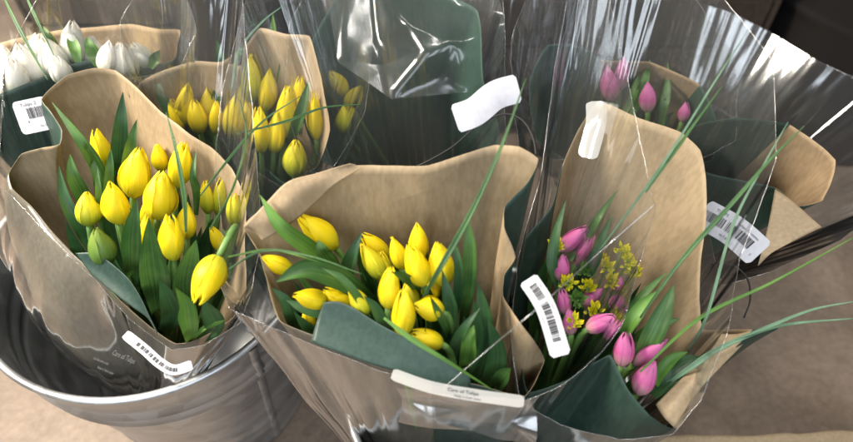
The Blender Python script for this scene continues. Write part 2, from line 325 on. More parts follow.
# ------------------------------------------------------------------ tulips
def petal_mesh(name, m, R, H, rr, aw, inner, seed, openn):
    rnd = random.Random(seed); nu, nv = 10, 16; V = []; U = []
    tipx = rnd.uniform(-.12, .12)
    for j in range(nv + 1):
        v = j / nv
        body = math.sin(math.pi * min(1, (v * .93 + .05)) ** .74)
        r = R * rr * (max(0, body) ** .80) * (1 + openn * v * v)
        r = max(r, R * .03 * (1 + 5 * openn))
        wid = aw * (1 - max(0, (v - .6) / .4) ** 2.8 * .97) * (.75 + .25 * min(1, v / .25))
        for i in range(nu + 1):
            u = i / nu * 2 - 1
            th = u * wid + tipx * v * v
            rad = r * (1 - .05 * math.exp(-(u / .16) ** 2) * (1 if v > .12 else 0) + .10 * (abs(u) ** 4) * (1 - inner) * math.sin(math.pi * v)) 
            z = H * (v - .05 * u * u * (v ** 2)) + (.02 * H * noise.noise(Vector((u * 2, v * 3, seed))) )
            V.append((rad * math.cos(th), rad * math.sin(th), z)); U.append((i / nu, v))
    Fc = [(j * (nu + 1) + i, j * (nu + 1) + i + 1, (j + 1) * (nu + 1) + i + 1, (j + 1) * (nu + 1) + i) for j in range(nv) for i in range(nu)]
    me = bpy.data.meshes.new(name); me.from_pydata(V, [], Fc); me.materials.append(m)
    me.polygons.foreach_set('use_smooth', [True] * len(Fc)); l = me.uv_layers.new(name='UVMap')
    for lp in me.loops: l.data[lp.index].uv = U[lp.vertex_index]
    return me
HEADS = {}
def head_set(kind, m):
    """three head shapes per colour, each of six petal meshes (unit length 1)"""
    if kind in HEADS: return HEADS[kind]
    out = []
    for s, (R, op) in enumerate(((.31, .0), (.30, .05), (.33, .0), (.29, .10), (.32, .02), (.285, .0))):
        ps = []
        rr_ = random.Random(s * 3 + 1)
        for k in range(3): ps.append((petal_mesh('petal', m, R, rr_.uniform(.94, 1.03), rr_.uniform(.97, 1.05), math.radians(66), 0, s * 11 + k, op), 120 * k))
        for k in range(3): ps.append((petal_mesh('petal', m, R, 1.0, .92, math.radians(64), 1, s * 11 + k + 5, op * .7), 120 * k + 60))
        out.append(ps)
    HEADS[kind] = out; return out
def tube(pts, r0, r1, seg=8):
    V = []; Fc = []; U = []
    n = len(pts)
    for i, p in enumerate(pts):
        tg = (pts[min(n - 1, i + 1)] - pts[max(0, i - 1)]).normalized(); a = tg.cross(Vector((.3, .2, .9))).normalized(); b = tg.cross(a)
        r = r0 + (r1 - r0) * i / (n - 1)
        for k in range(seg):
            t = 2 * math.pi * k / seg; V.append(p + a * (r * math.cos(t)) + b * (r * math.sin(t))); U.append((k / seg, i / n))
    for i in range(n - 1):
        for k in range(seg): Fc.append((i * seg + k, i * seg + (k + 1) % seg, (i + 1) * seg + (k + 1) % seg, (i + 1) * seg + k))
    Fc.append(tuple(range(seg))[::-1]); Fc.append(tuple((n - 1) * seg + k for k in range(seg)))
    return V, Fc, U
def ribbon(pts, W, cup=.35, tipfrac=.45, basew=.5, face=None, twist=0.0, wave=0.0, nu=6, thick=0.0):
    n = len(pts); V = []; Fc = []; U = []
    for i, p in enumerate(pts):
        s = i / (n - 1); tg = (pts[min(n - 1, i + 1)] - pts[max(0, i - 1)]).normalized()
        fc = (face if face is not None else (CAM - p)).normalized(); fc = (fc - tg * fc.dot(tg)).normalized()
        sd = tg.cross(fc).normalized(); a = twist * (s - .5)
        sd2 = sd * math.cos(a) + fc * math.sin(a); fc2 = fc * math.cos(a) - sd * math.sin(a)
        w = W * (min(1, basew + (1 - basew) * s / .35)) * (1 - max(0, (s - (1 - tipfrac)) / tipfrac) ** 1.7 * .97)
        for k in range(nu + 1):
            u = k / nu * 2 - 1
            V.append(p + sd2 * (u * w / 2) + fc2 * (cup * w * (u * u) * .5 + wave * W * math.sin(s * 14 + u * 2) * abs(u))); U.append((k / nu, s))
    for i in range(n - 1):
        for k in range(nu): Fc.append((i * (nu + 1) + k, i * (nu + 1) + k + 1, (i + 1) * (nu + 1) + k + 1, (i + 1) * (nu + 1) + k))
    return V, Fc, U
TULIPS = {}
def tulip(bq, cx, cy, z, lpx, wpx, ang, kind, label, base, el=24, leaf=1, group=None, bend=.5, cat='tulip', spread=.022):
    m = dict(y=YEL, g=YGR, w=WHI, p=PNK, b=GRB)[kind]; hs = head_set(kind, m); shape = random.choice(hs)
    c = P(cx, cy, z); dp = depth(c); L = lpx / F * dp / math.cos(math.radians(el)) * .98
    a = math.radians(ang); e = math.radians(el); tc = (CAM - c).normalized()
    # screen-up perpendicular to the line of sight
    su = (up - tc * up.dot(tc)).normalized(); sr = su.cross(tc).normalized(); 
    if sr.dot(rt) < 0: sr = -sr
    ax = (su * math.cos(a) + sr * math.sin(a)) * math.cos(e) + tc * math.sin(e)
    hb = c - ax * (L * .47)
    B = P(*base) + Vector((random.uniform(-1, 1), random.uniform(-1, 1), 0)) * spread * .8
    root = empty('tulip', B)
    tag(root, label, cat, group)
    W = wpx / F * dp; sx = .99 * W / (2 * .325 * L)
    x = ax.orthogonal().normalized(); y = ax.cross(x)
    M = Matrix((x, y, ax)).transposed().to_4x4()
    rot = random.uniform(0, 120)
    for me, deg in shape:
        o = bpy.data.objects.new('petal', me); COL.objects.link(o); o.parent = root
        tl = Matrix.Rotation(math.radians(random.uniform(-4, 4)), 4, 'Y')
        o.matrix_local = Matrix.Translation(hb - B) @ M @ Matrix.Diagonal((L * sx, L * sx, L, 1)) @ Matrix.Rotation(math.radians(deg + rot), 4, 'Z') @ tl
    drop = (hb - B).length
    p1 = hb - ax * (.05 * bend * 2); p2 = B + (hb - B) * .45
    pts = [hb * (1 - t) ** 3 + p1 * 3 * t * (1 - t) ** 2 + p2 * 3 * t * t * (1 - t) + B * t ** 3 for t in [i / 20 for i in range(21)]]
    pts[0] = hb + ax * (L * .04)
    V, Fc, U = tube(pts, .0030, .0042); mesh_obj('stem', V, Fc, STEM, root, uvs=U)
    for q in range(leaf):
        s = random.uniform(.45, .7); b0 = pts[int(20 * s)]; dr = Vector((random.uniform(-1, 1), random.uniform(-.7, 1), 0)).normalized()
        tip = hb + ax * random.uniform(-.01, .022) + dr * random.uniform(.016, .028) - tc * .012
        mid = b0.lerp(tip, .55) + dr * .012
        lp = [b0 * (1 - t) ** 2 + mid * 2 * t * (1 - t) + tip * t * t for t in [i / 14 for i in range(15)]]
        V, Fc, U = ribbon(lp, random.uniform(.017, .026), cup=.5, tipfrac=.6, face=(CAM - b0) + Vector((random.uniform(-.5, .5), random.uniform(-.3, .3), 0)), twist=random.uniform(-.8, .8))
        mesh_obj('leaf', V, Fc, random.choice((LEAF, LEAFD, LEAFD)), root, uvs=U)
    TULIPS.setdefault(bq, []).append((root, (cx, cy))); return root
def leaf(bq, path, wpx, m=None, cup=.4, twist=.3, tipfrac=.55, basew=.55, side=0.0):
    pts, _ = spline([P(*q) for q in path], 9)
    root = min(TULIPS[bq], key=lambda t: (t[1][0] - path[0][0]) ** 2 + (t[1][1] - path[0][1]) ** 2)[0]
    W = wpx / F * depth(pts[len(pts) // 2])
    V, Fc, U = ribbon(pts, W, cup=cup, twist=twist, tipfrac=tipfrac, basew=basew, face=(CAM - pts[0]).normalized() + rt * side)
    return mesh_obj('leaf', V, Fc, m or LEAF, root, uvs=U)
def blade(path, wpx, label, m=None, group='long grass blades among the bouquets'):
    pts, _ = spline([P(*q) for q in path], 12); W = wpx / F * depth(pts[len(pts) // 2])
    V, Fc, U = ribbon(pts, W, cup=.5, tipfrac=.85, basew=.35, nu=4, twist=.6)
    o = mesh_obj('grass_blade', V, Fc, m or BLADE, None, loc=pts[0], uvs=U)
    md = o.modifiers.new('thickness', 'SOLIDIFY'); md.thickness = .0005
    return tag(o, label, 'grass blade', group)
def cord(path, r, label, parent=None):
    pts, _ = spline([P(*q) for q in path], 12); V, Fc, U = tube(pts, r, r, 6)
    o = mesh_obj('elastic_loop', V, Fc, CORD, parent, loc=None if parent else pts[0])
    if not parent: tag(o, label, 'elastic cord')
    return o
# ------------------------------------------------------------------ buckets
def lathe(prof, seg=96):
    V = []; Fc = []; n = len(prof)
    for k in range(seg):
        t = 2 * math.pi * k / seg
        for r, z in prof: V.append(Vector((r * math.cos(t), r * math.sin(t), z)))
    for k in range(seg):
        for i in range(n - 1): Fc.append((k * n + i, ((k + 1) % seg) * n + i, ((k + 1) % seg) * n + i + 1, k * n + i + 1))
    return V, Fc
def bucket(name, x, y, r, h, rb, m, label, cat, ribs=(), seam=None, group=None):
    root = empty(name, (x, y, 0)); tag(root, label, cat, group); O = Vector((x, y, 0))
    R = lambda z: rb + (r - rb) * z / h
    prof = [(0.0, .0012), (rb, .0012)]; zs = [i * h / 60 for i in range(1, 60)]
    for z in zs:
        b = sum(a * math.exp(-((z - c) / w) ** 2) for c, w, a in ribs); prof.append((R(z) + b, z))
    prof.append((R(h), h - .002))
    inner = [(q[0] - .0022, max(q[1], .004)) for q in prof[1:]][::-1]
    V, Fc = lathe(prof + inner + [(0.0, .004)]); mesh_obj('shell', [v + O for v in V], Fc, m, root)
    rp = [(R(h) - .001 + .0042 * math.cos(a), h + .0035 * math.sin(a)) for a in [2 * math.pi * i / 12 for i in range(13)]]
    V, Fc = lathe(rp); mesh_obj('rolled_rim', [v + O for v in V], Fc, m, root)
    if seam is not None:
        V = []; Fc = []; t = math.radians(seam); d = Vector((math.cos(t), math.sin(t), 0)); s = Vector((-math.sin(t), math.cos(t), 0))
        for i in range(41):
            z = h * .97 * i / 40 + .003; b = sum(a * math.exp(-((z - c) / w) ** 2) for c, w, a in ribs)
            for k, (dx, dr) in enumerate(((-.006, -.001), (-.0045, .0016), (.0045, .0016), (.006, -.001))): V.append(O + d * (R(z) + b + dr) + s * dx + Vector((0, 0, z)))
        for i in range(40):
            for k in range(3): Fc.append((i * 4 + k, i * 4 + k + 1, i * 4 + k + 5, i * 4 + k + 4))
        mesh_obj('side_seam', V, Fc, m, root)
    return root
# ================================================================== SETTING
V = [(-6, -4, 0), (6, -4, 0), (6, 8, 0), (-6, 8, 0)]
fl = mesh_obj('floor', V, [(0, 1, 2, 3)], floor_mat(), None, loc=(0, 0, 0), smooth=False); tag(fl, kind='structure')
bucket('zinc_bucket', -.326, .46, .190, .36, .135, ZINC, 'large galvanised bucket at left holding the yellow and white tulips', 'bucket',
       ribs=((.298, .005, .0070), (.276, .005, .0065), (.10, .006, .004)), seam=-42, group='galvanised flower buckets')
bucket('zinc_bucket', .065, .305, .150, .33, .115, ZINC, 'galvanised bucket under the middle bouquet, mostly hidden by its sleeve', 'bucket',
       ribs=((.27, .006, .0045), (.255, .006, .0045)), seam=60, group='galvanised flower buckets')
bucket('black_bucket', -.03, .78, .125, .28, .10, BLACKP, 'black plastic pail behind the middle bouquet', 'bucket', ribs=((.2, .008, .003),), group='black plastic pails in the background')
bucket('black_bucket', .36, .69, .150, .27, .12, BLACKP, 'black plastic pail under the bouquet with the tag at right', 'bucket', ribs=((.2, .008, .003),), group='black plastic pails in the background')
bucket('black_bin', -.30, .98, .13, .44, .11, BLACKP, 'tall black bin behind the yellow tulips at top left', 'bin', ribs=((.3, .008, .003),), group='black bins in the background')
bucket('black_bin', .86, 1.12, .24, .42, .20, BLACKP, 'wide black bin in the far top right corner', 'bin', ribs=((.3, .008, .003),), group='black bins in the background')
WOOD = paper('dark_wood', (.022, .015, .011), (.05, .034, .024), .6, fibre=2)
ct = empty('backdrop_crate', (.2, 1.12, 0)); tag(ct, 'dark brown slatted crate added as a backdrop behind the bouquets', 'crate')  # added to darken the backdrop where the floor lies in shade
def box(name, x0, x1, y0, y1, z0, z1, m, par):
    bm = bmesh.new(); bmesh.ops.create_cube(bm, size=1)
    for v in bm.verts: v.co = Vector(((x0 + x1) / 2 + v.co.x * (x1 - x0), (y0 + y1) / 2 + v.co.y * (y1 - y0), (z0 + z1) / 2 + v.co.z * (z1 - z0))) - par.location
    bmesh.ops.bevel(bm, geom=bm.edges[:], offset=.003, segments=2, affect='EDGES')
    me = bpy.data.meshes.new(name); bm.to_mesh(me); bm.free(); me.materials.append(m); o = bpy.data.objects.new(name, me); COL.objects.link(o); o.parent = par; return o
for k in range(4):
    box('slat', -.14, .60, 1.01, 1.025, .02 + k * .105, .115 + k * .105, WOOD, ct); box('slat', -.14, .60, 1.30, 1.315, .02 + k * .105, .115 + k * .105, WOOD, ct)
    for x in (-.152, .602): box('end_slat', x, x + .013, 1.01, 1.315, .02 + k * .105, .115 + k * .105, WOOD, ct)
for x in (-.137, .572):
    for y in (1.027, 1.27): box('corner_post', x, x + .026, y, y + .026, .0, .44, WOOD, ct)
box('crate_base', -.135, .595, 1.03, 1.295, .02, .03, WOOD, ct)

ct = empty('backdrop_crate', (-.56, 1.12, 0)); tag(ct, 'dark slatted crate added as a backdrop at the far left behind the white tulips', 'crate')  # second crate added to darken the upper left backdrop
for k in range(4):
    box('slat', -.70, -.44, 1.01, 1.025, .02 + k * .085, .098 + k * .085, WOOD, ct)
    for x in (-.712, -.438): box('end_slat', x, x + .011, 1.01, 1.315, .02 + k * .085, .098 + k * .085, WOOD, ct)
for x in (-.697, -.468):
    for y in (1.027, 1.27): box('corner_post', x, x + .026, y, y + .026, .0, .36, WOOD, ct)
box('crate_base', -.695, -.445, 1.03, 1.295, .02, .03, WOOD, ct)
# ================================================================== SLEEVES
# --- middle bouquet
s = empty('bouquet_sleeve', P(441, 505, .05)); tag(s, 'kraft and green paper sleeve with clear film round the middle yellow tulips', 'bouquet wrapping'); MID = (441, 505, .05)
rimM = [(244, 226, .535, 0), (266, 205, .55, 0), (290, 183, .565, 0), (318, 176, .565, 0), (350, 166, .575, 0), (388, 166, .58, 0), (428, 166, .585, 0), (462, 155, .595, 0), (495, 145, .60, 0), (520, 147, .605, 0),
        (539, 159, .60, 2), (528, 182, .585, 2), (504, 207, .57, 0), (503, 226, .56, 0), (515, 257, .535, 0), (504, 275, .515, 0), (503, 296, .50, 0), (518, 320, 0.515, 0), (534, 341, 0.500, 0), (545, 361, .455, 0), (525, 396, 0.465, 0),
        (480, 385, 0.475, 0), (430, 374, 0.475, 3), (370, 350, 0.480, 3), (315, 336, 0.485, 3), (279, 321, 0.495, 1), (264, 270, .495, 1), (256, 246, .52, 1)]
cone('paper_wrap', rimM, MID, s, PAP, thick=.0003, facet=.0065, ff=12, flute=.0015, lin=.5, sector=[q[3] for q in rimM], seed=3, crumple=.0035, freq=11, base_r=.035)
fm = [(222, 232, .53), (214, 262, .505), (230, 309, 0.520), (268, 325, 0.510), (310, 344, 0.503), (380, 371, 0.495), (460, 394, 0.490), (525, 401, 0.490), (562, 386, 0.497), (600, 355, 0.510), (622, 325, 0.530), (640, 262, .53), (655, 204, .575),
      (652, 196, .585), (634, 110, .615), (596, -50, .66), (540, -60, .68), (440, -60, .69), (340, -60, .67), (262, -50, .65), (222, 90, .61), (215, 170, .57)]
cone('clear_film', fm, MID, s, [FILM], span=11, rings=70, crumple=.0015, freq=9, base_r=.05, seed=11, facet=.005, ff=9, edge=True, lin=.8, flute=.0035)
V, Fc, U = tube(spline([P(*q) for q in [(655, 204, .582), (600, 252, .555), (540, 306, 0.565), (490, 348, 0.530), (440, 391, 0.497)]], 10)[0], .0007, .0006, 6); mesh_obj('film_seam', V, Fc, EDGE, s)
patch('green_paper', [[(324, 302, 0.520), (318, 318, 0.511), (311, 342, 0.503)], [(338, 302, 0.523), (345, 328, 0.510), (350, 356, 0.501)], [(385, 327, 0.519), (392, 348, 0.509), (395, 372, 0.497)], [(433, 352, 0.515), (437, 366, 0.507), (436, 384, 0.495)], [(470, 376, 0.507), (471, 384, 0.501), (470, 393, 0.494)]], GREEN, s)
sticker(s, [(392, 374, 0.503), (430, 387, 0.503), (480, 396, 0.503), (524, 402, 0.503)], 12, stock=FROST, name='printed_glare', texts=[('Care of Tulips', .45, 0, .8, INK), ('Keep in fresh water', .5, -.75, .5, INK)], flip=1)  # white strip paints the streaky reflection on the printed film
sticker(s, [(455, 119, .60), (474, 112, .604), (496, 95, .61), (519, 88, .612)], 29, corner=.12, name='blank_label', bow=.001)
sticker(s, [(528, 279, 0.550), (545, 306, 0.545), (561, 356, 0.530)], 20, bars=[(.12, .40, -.35, .45), (.46, .86, -.35, .45)], texts=[('Tulips 10', .16, .6, .3, INK), ('4 029', .5, .6, .25, INK), ('7 31204 5', .2, -.75, .25, INK), ('66110', .6, -.75, .25, INK)], name='price_label')
cord([(405, 172, .56), (430, 160, .575), (452, 147, .585), (480, 124, .595), (505, 114, .60), (522, 120, .60), (533, 138, .595), (536, 155, .59)], .0008, '', s)
patch('folded_rim', [[(243, 228, .548), (254, 233, .542), (262, 241, .535)], [(266, 203, .562), (278, 212, .558), (290, 224, .545)], [(289, 181, .577), (303, 190, .572), (316, 203, .558)], [(318, 173, .579), (326, 178, .576), (333, 186, .570)], [(350, 164, .586), (356, 165, .584), (362, 168, .582)]], KRAFT, s, crumple=.0012)
# --- left bouquet
LFT = (172, 392, .20)
s = empty('bouquet_sleeve', P(*LFT)); tag(s, 'kraft paper sleeve with printed film round the yellow tulips in the left bucket', 'bouquet wrapping')
rimL = [(9, 174, .50, 0), (22, 154, .515, 0), (42, 148, .52, 0), (60, 144, .525, 0), (62, 130, .53, 0), (52, 113, .54, 0), (42, 99, .545, 0), (66, 76, .555, 0), (95, 68, .555, 0), (115, 70, .55, 0), (136, 87, .545, 0), (160, 112, .535, 0), (188, 133, .525, 0), (212, 148, .515, 0), (232, 168, .505, 0),
        (246, 200, .50, 0), (244, 245, 0.495, 0), (246, 290, 0.470, 0), (234, 318, 0.455, 1), (200, 338, 0.440, 3), (176, 343, 0.435, 3), (150, 326, 0.440, 3), (120, 300, 0.450, 3), (90, 268, 0.465, 3), (62, 240, 0.475, 3), (30, 205, .485, 3), (12, 188, .495, 3)]
cone('paper_wrap', rimL, LFT, s, PAP, thick=.0003, facet=.0065, ff=12, flute=.0015, lin=.5, sector=[q[3] for q in rimL], seed=8, crumple=.003, freq=11, base_r=.034, bulge=.05)
fmL = [(0, 150, .53), (-8, 180, .52), (12, 196, .505), (45, 232, 0.502), (95, 280, 0.482), (128, 318, 0.472), (172, 350, 0.460), (205, 345, 0.465), (240, 322, 0.475), (252, 290, 0.490), (262, 230, .50), (256, 150, .56), (246, 40, .61), (236, -60, .65), (150, -50, .66), (60, -40, .65), (5, 60, .58)]
cone('clear_film', fmL, LFT, s, [FILM], span=11, rings=70, crumple=.0015, freq=9, base_r=.042, bulge=.056, seed=21, facet=.005, ff=9, edge=True, lin=.8, flute=.0035)
patch('green_paper', [[(75, 253, 0.495), (82, 262, 0.490), (92, 275, 0.484)], [(96, 254, 0.500), (102, 272, 0.488), (112, 292, 0.480)], [(122, 273, 0.494), (127, 290, 0.484), (134, 308, 0.476)], [(138, 294, 0.488), (144, 308, 0.480), (148, 318, 0.474)], [(157, 332, 0.476), (157, 333, 0.475), (157, 334, 0.474)]], GREEN, s)
sticker(s, [(125, 334, 0.478), (145, 350, 0.475), (161, 364, 0.472), (174, 370, 0.472), (192, 365, 0.474)], 10, bars=[(.15, .8, -.4, .4)], corner=.1, name='price_label')
o, sf = sticker(s, [(93, 352, 0.470), (130, 368, 0.467), (165, 384, 0.464)], 3, name='print_strip', corner=.1)
W_ = 3 / F * depth(P(130, 368, .447))
text_on(s, sf, .13, W_, 'Care of Tulips', .22, 3.2, 5.0, INKG); text_on(s, sf, .13, W_, 'cut the stems and', .05, -4.0, 2.6, INKG); text_on(s, sf, .13, W_, 'keep in fresh water', .15, -8.2, 2.6, INKG)
bpy.data.objects.remove(o)
# --- back yellow bouquet
BKY = (255, 296, .14)
s = empty('bouquet_sleeve', P(*BKY)); tag(s, 'kraft paper sleeve lined round the yellow tulips behind the left bouquet', 'bouquet wrapping')
rimY = [(134, 98, .50, 0), (140, 82, .51, 0), (164, 70, .52, 0), (195, 61, .525, 0), (222, 62, .53, 0), (246, 45, .54, 0), (260, 28, .55, 0), (286, 34, .55, 0), (310, 36, .55, 0), (317, 60, .535, 0), (324, 95, .51, 0), (330, 130, .48, 0), (318, 165, .45, 0), (290, 185, .43, 2), (256, 160, .43, 2), (222, 138, .43, 2), (190, 130, .44, 2), (158, 116, .47, 2)]
cone('paper_wrap', rimY, BKY, s, [KRAFT, KRAFT, DGREEN, KRAFT, DGREEN, KRAFT, DGREEN, SMOKY], thick=.0003, facet=.0065, ff=12, flute=.0015, lin=.5, sector=[q[3] for q in rimY], seed=5, crumple=.003, freq=11, base_r=.028)
fmY = [(128, 95, .53), (120, 20, .58), (160, -40, .62), (260, -60, .64), (345, -60, .62), (372, 30, .57), (366, 110, .51), (335, 165, .46), (292, 192, .445), (250, 168, .445), (200, 136, .45), (155, 122, .48)]
cone('clear_film', fmY, BKY, s, [FILM], span=11, rings=70, crumple=.0015, freq=9, base_r=.05, seed=31, facet=.005, ff=9, edge=True, lin=.8, flute=.0035)
# --- white bouquet
WHB = (143, 283, .16)
s = empty('bouquet_sleeve', P(*WHB)); tag(s, 'green paper sleeve with barcode tag round the white tulips at top left', 'bouquet wrapping')
rimW = [(-40, 110, .51, 0), (-50, 60, .515, 0), (10, 40, .525, 0), (60, 30, .53, 0), (95, 27, .53, 0), (130, 24, .53, 0), (160, 29, .53, 0), (180, 30, .525, 0), (178, 42, .52, 0), (175, 58, .51, 0), (150, 66, .505, 0), (118, 66, .515, 2), (100, 58, .525, 2), (72, 64, .525, 2), (40, 78, .525, 2), (10, 90, .525, 2), (-15, 100, .52, 2)]
cone('paper_wrap', rimW, WHB, s, [KRAFTD, KRAFT, GREEN, KRAFT, GREEN, KRAFT, GREEN, SMOKY], thick=.0003, facet=.0065, ff=12, flute=.0015, lin=.5, sector=[q[3] for q in rimW], seed=9, crumple=.003, freq=11, base_r=.028)
fmW = [(-50, 120, .51), (-60, 40, .56), (-10, 0, .6), (20, -25, .62), (100, -40, .63), (180, -20, .61), (196, 30, .57), (180, 68, .54), (120, 80, .505), (60, 78, .505), (10, 98, .505)]
cone('clear_film', fmW, WHB, s, [FILMC], span=11, rings=70, crumple=.0015, freq=9, base_r=.05, seed=41, facet=.014, ff=14, edge=True, lin=.8, flute=.004)
sticker(s, [(17, 119, .522), (50, 112, .525)], 33, bars=[(.36, .95, -.15, .5)], texts=[('Tulips 2', .22, .62, .3, INK), ('4', .28, -.4, .25, INK), ('N: 02', .6, -.75, .22, INK)], corner=.13, name='price_label')
# --- pink bouquet
PNB = (514, 493, .05)
s = empty('bouquet_sleeve', P(*PNB)); tag(s, 'kraft and green paper sleeve round the pink tulips right of the middle bouquet', 'bouquet wrapping')
rimP = [(552, 205, .49, 2), (562, 165, .515, 0), (578, 130, .54, 0), (599, 102, .56, 0), (640, 119, .56, 0), (680, 132, .56, 0), (700, 150, .555, 0), (706, 180, .54, 0), (706, 215, .52, 0), (700, 262, .495, 0), (699, 300, .475, 0), (703, 329, .46, 0), (728, 330, .455, 0), (753, 330, .455, 0), (744, 341, .46, 0), (722, 364, .455, 0), (698, 390, .45, 0), (674, 428, .435, 2),
        (650, 415, .46, 2), (628, 388, .475, 2), (611, 354, .488, 2), (598, 360, .484, 2), (565, 381, .468, 2), (528, 392, .455, 2), (520, 340, .45, 2), (512, 290, .455, 2), (525, 240, .47, 2)]
cone('paper_wrap', rimP, PNB, s, PAP, thick=.0003, facet=.0065, ff=12, flute=.0015, lin=.5, sector=[q[3] for q in rimP], seed=12, crumple=.003, freq=10, base_r=.035)
patch('paper_lip', [[(754, 330, .463), (738, 333, .464), (722, 333, .462)], [(745, 342, .467), (730, 345, .467), (712, 348, .462)], [(723, 365, .462), (708, 364, .464), (694, 366, .458)], [(699, 391, .457), (686, 388, .460), (676, 384, .454)], [(675, 428, .443), (664, 416, .448), (656, 404, .446)]], KRAFT, s, crumple=.0012)
patch('folded_flap', [[(753, 330, 0.482), (765, 330, 0.476), (778, 329, 0.470)], [(728, 356, 0.460), (738, 352, 0.455), (748, 347, 0.450)], [(700, 387, 0.440), (702, 384, 0.436), (706, 380, 0.430)]], GREEN, s)
fmP = [(540, 180, .53), (556, 60, .59), (580, -50, .64), (680, -50, .65), (772, 60, .62), (776, 160, .57), (740, 260, .51), (728, 330, 0.510), (700, 400, 0.470), (672, 434, 0.450), (620, 440, 0.450), (560, 425, 0.455), (520, 400, 0.470), (510, 330, 0.500), (520, 250, .49)]
cone('clear_film', fmP, PNB, s, [FILM], span=11, rings=70, crumple=.0015, freq=9, base_r=.05, seed=51, facet=.005, ff=9, edge=True, lin=.8, flute=.0035)
sticker(s, [(596, 101, .585), (596, 122, .575), (587, 158, .56)], 20, stock=FROST, corner=.25, name='blank_label', bow=.001)
# --- dark bouquet behind the middle
BKD = (405, 196, .13)
s = empty('bouquet_sleeve', P(*BKD)); tag(s, 'dark green paper sleeve in crumpled film directly behind the middle bouquet', 'bouquet wrapping')
rimD = [(322, 160, .44), (300, 110, .47), (312, 40, .53), (345, -12, .56), (400, -22, .57), (440, -8, .56), (478, 10, .55), (484, 80, .51), (500, 130, .46), (490, 175, .43), (410, 190, .41)]
cone('paper_wrap', rimD, BKD, s, PAPD, thick=.0003, facet=.0065, ff=12, flute=.0015, lin=.5, sector=[2] * 11, seed=15, crumple=.003, freq=11, base_r=.028)
fmD = [(305, 170, .45), (285, 100, .50), (290, 20, .56), (340, -50, .6), (430, -60, .61), (500, -30, .60), (505, 40, .57), (505, 110, .52), (505, 170, .47), (460, 180, .46), (400, 184, .45), (350, 178, .45)]
cone('clear_film', fmD, BKD, s, [FILMC], span=11, rings=70, crumple=.0015, freq=9, base_r=.05, seed=61, facet=.014, ff=14, edge=True, lin=.8, flute=.004)
def facet_film(parent, pts, tris, sub=5):
    bm = bmesh.new(); vs = [bm.verts.new(P(*q)) for q in pts]
    for t in tris: bm.faces.new([vs[k] for k in t])
    bmesh.ops.subdivide_edges(bm, edges=bm.edges[:], cuts=sub, use_grid_fill=True)
    for v in bm.verts: q = noise.noise(v.co * 28) * .0035; v.co += Vector((q * .4, -q, q))
    bmesh.ops.recalc_face_normals(bm, faces=bm.faces[:]); bm.verts.index_update()
    V = [v.co.copy() for v in bm.verts]; Fc = [tuple(v.index for v in f.verts) for f in bm.faces]; bm.free()
    return mesh_obj('crumpled_film', V, Fc, FILMF, parent, smooth=True)
facet_film(s, [(322, -30, .60), (372, -30, .615), (392, 99, .560), (424, 56, .595), (440, 78, .572), (468, 92, .563), (455, 42, .605), (500, 66, .580), (490, -30, .615), (412, -30, .600), (338, 62, .560), (378, 40, .575), (404, 20, .612), (455, 8, .588), (345, 12, .590), (505, 20, .60)],
    [(0, 1, 14), (14, 1, 11), (14, 11, 10), (10, 11, 2), (1, 9, 12), (1, 12, 11), (11, 12, 3), (11, 3, 2), (2, 3, 4), (2, 4, 5), (3, 6, 4), (4, 6, 5), (5, 6, 7), (12, 6, 3), (12, 13, 6), (9, 13, 12), (9, 8, 13), (13, 8, 15), (13, 15, 6), (6, 15, 7), (0, 14, 10)])
# --- back pink bouquet
BKP = (600, 190, .13)
s = empty('bouquet_sleeve', P(*BKP)); tag(s, 'dark sleeve round the blurred pink tulips at the back', 'bouquet wrapping')
rimQ = [(538, 140, .44, 2), (530, 80, .49, 2), (548, 45, .52, 2), (585, 48, .52, 2), (600, 60, .51, 0), (650, 62, .50, 0), (700, 85, .49, 2), (718, 125, .46, 2), (712, 160, .43, 2), (640, 160, .41, 2), (580, 165, .42, 2)]
cone('paper_wrap', rimQ, BKP, s, PAPD, thick=.0003, facet=.0065, ff=12, flute=.0015, lin=.5, sector=[q[3] for q in rimQ], seed=17, crumple=.003, freq=11, base_r=.028)
fmQ = [(520, 150, .46), (510, 40, .55), (545, -40, .61), (620, -50, .62), (690, -10, .59), (735, 60, .54), (735, 140, .48), (690, 165, .45), (610, 150, .46), (560, 160, .45)]
cone('clear_film', fmQ, BKP, s, [FILMC], span=11, rings=70, crumple=.0015, freq=9, base_r=.05, seed=71, facet=.014, ff=14, edge=True, lin=.8, flute=.004)
# --- back right bouquet with the tag
BKR = (649, 266, .10)
s = empty('bouquet_sleeve', P(*BKR)); tag(s, 'green sleeve with barcode tag and kraft flap under smooth film at right', 'bouquet wrapping')
rimR = [(690, 128, .50, 2), (735, 118, .51, 2), (790, 125, .50, 0), (835, 160, .49, 0), (822, 200, .47, 0), (800, 206, .46, 0), (776, 188, .46, 2), (742, 180, .46, 2), (707, 172, .46, 2), (690, 150, .48, 2)]
cone('paper_wrap', rimR, BKR, s, PAPD[:2] + [GREEN] + PAPD[3:6] + [GREEN, SMOKY], thick=.0003, facet=.0065, ff=12, flute=.0015, lin=.5, sector=[q[3] for q in rimR], seed=19, crumple=.003, freq=11, base_r=.028)
patch('kraft_flap', [[(775, 189, .466), (768, 225, .452), (758, 266, .436)], [(798, 206, .466), (785, 225, .455), (768, 256, .44)], [(822, 227, .462), (800, 238, .452), (772, 252, .443)]], KRAFT, s)
fmR = [(680, 120, .46), (684, 40, .42), (698, 3, .42), (730, 12, .41), (770, 32, .40), (820, 62, .40), (875, 88, .40), (905, 140, .41), (890, 200, .42), (840, 240, .43), (800, 258, .44), (770, 272, .44), (722, 285, .43), (700, 190, .48)]
cone('clear_film', fmR, BKR, s, [FILMS], span=11, rings=70, crumple=.0015, freq=9, base_r=.05, seed=81, facet=.002, ff=6, edge=True, lin=.8, flute=.0012)
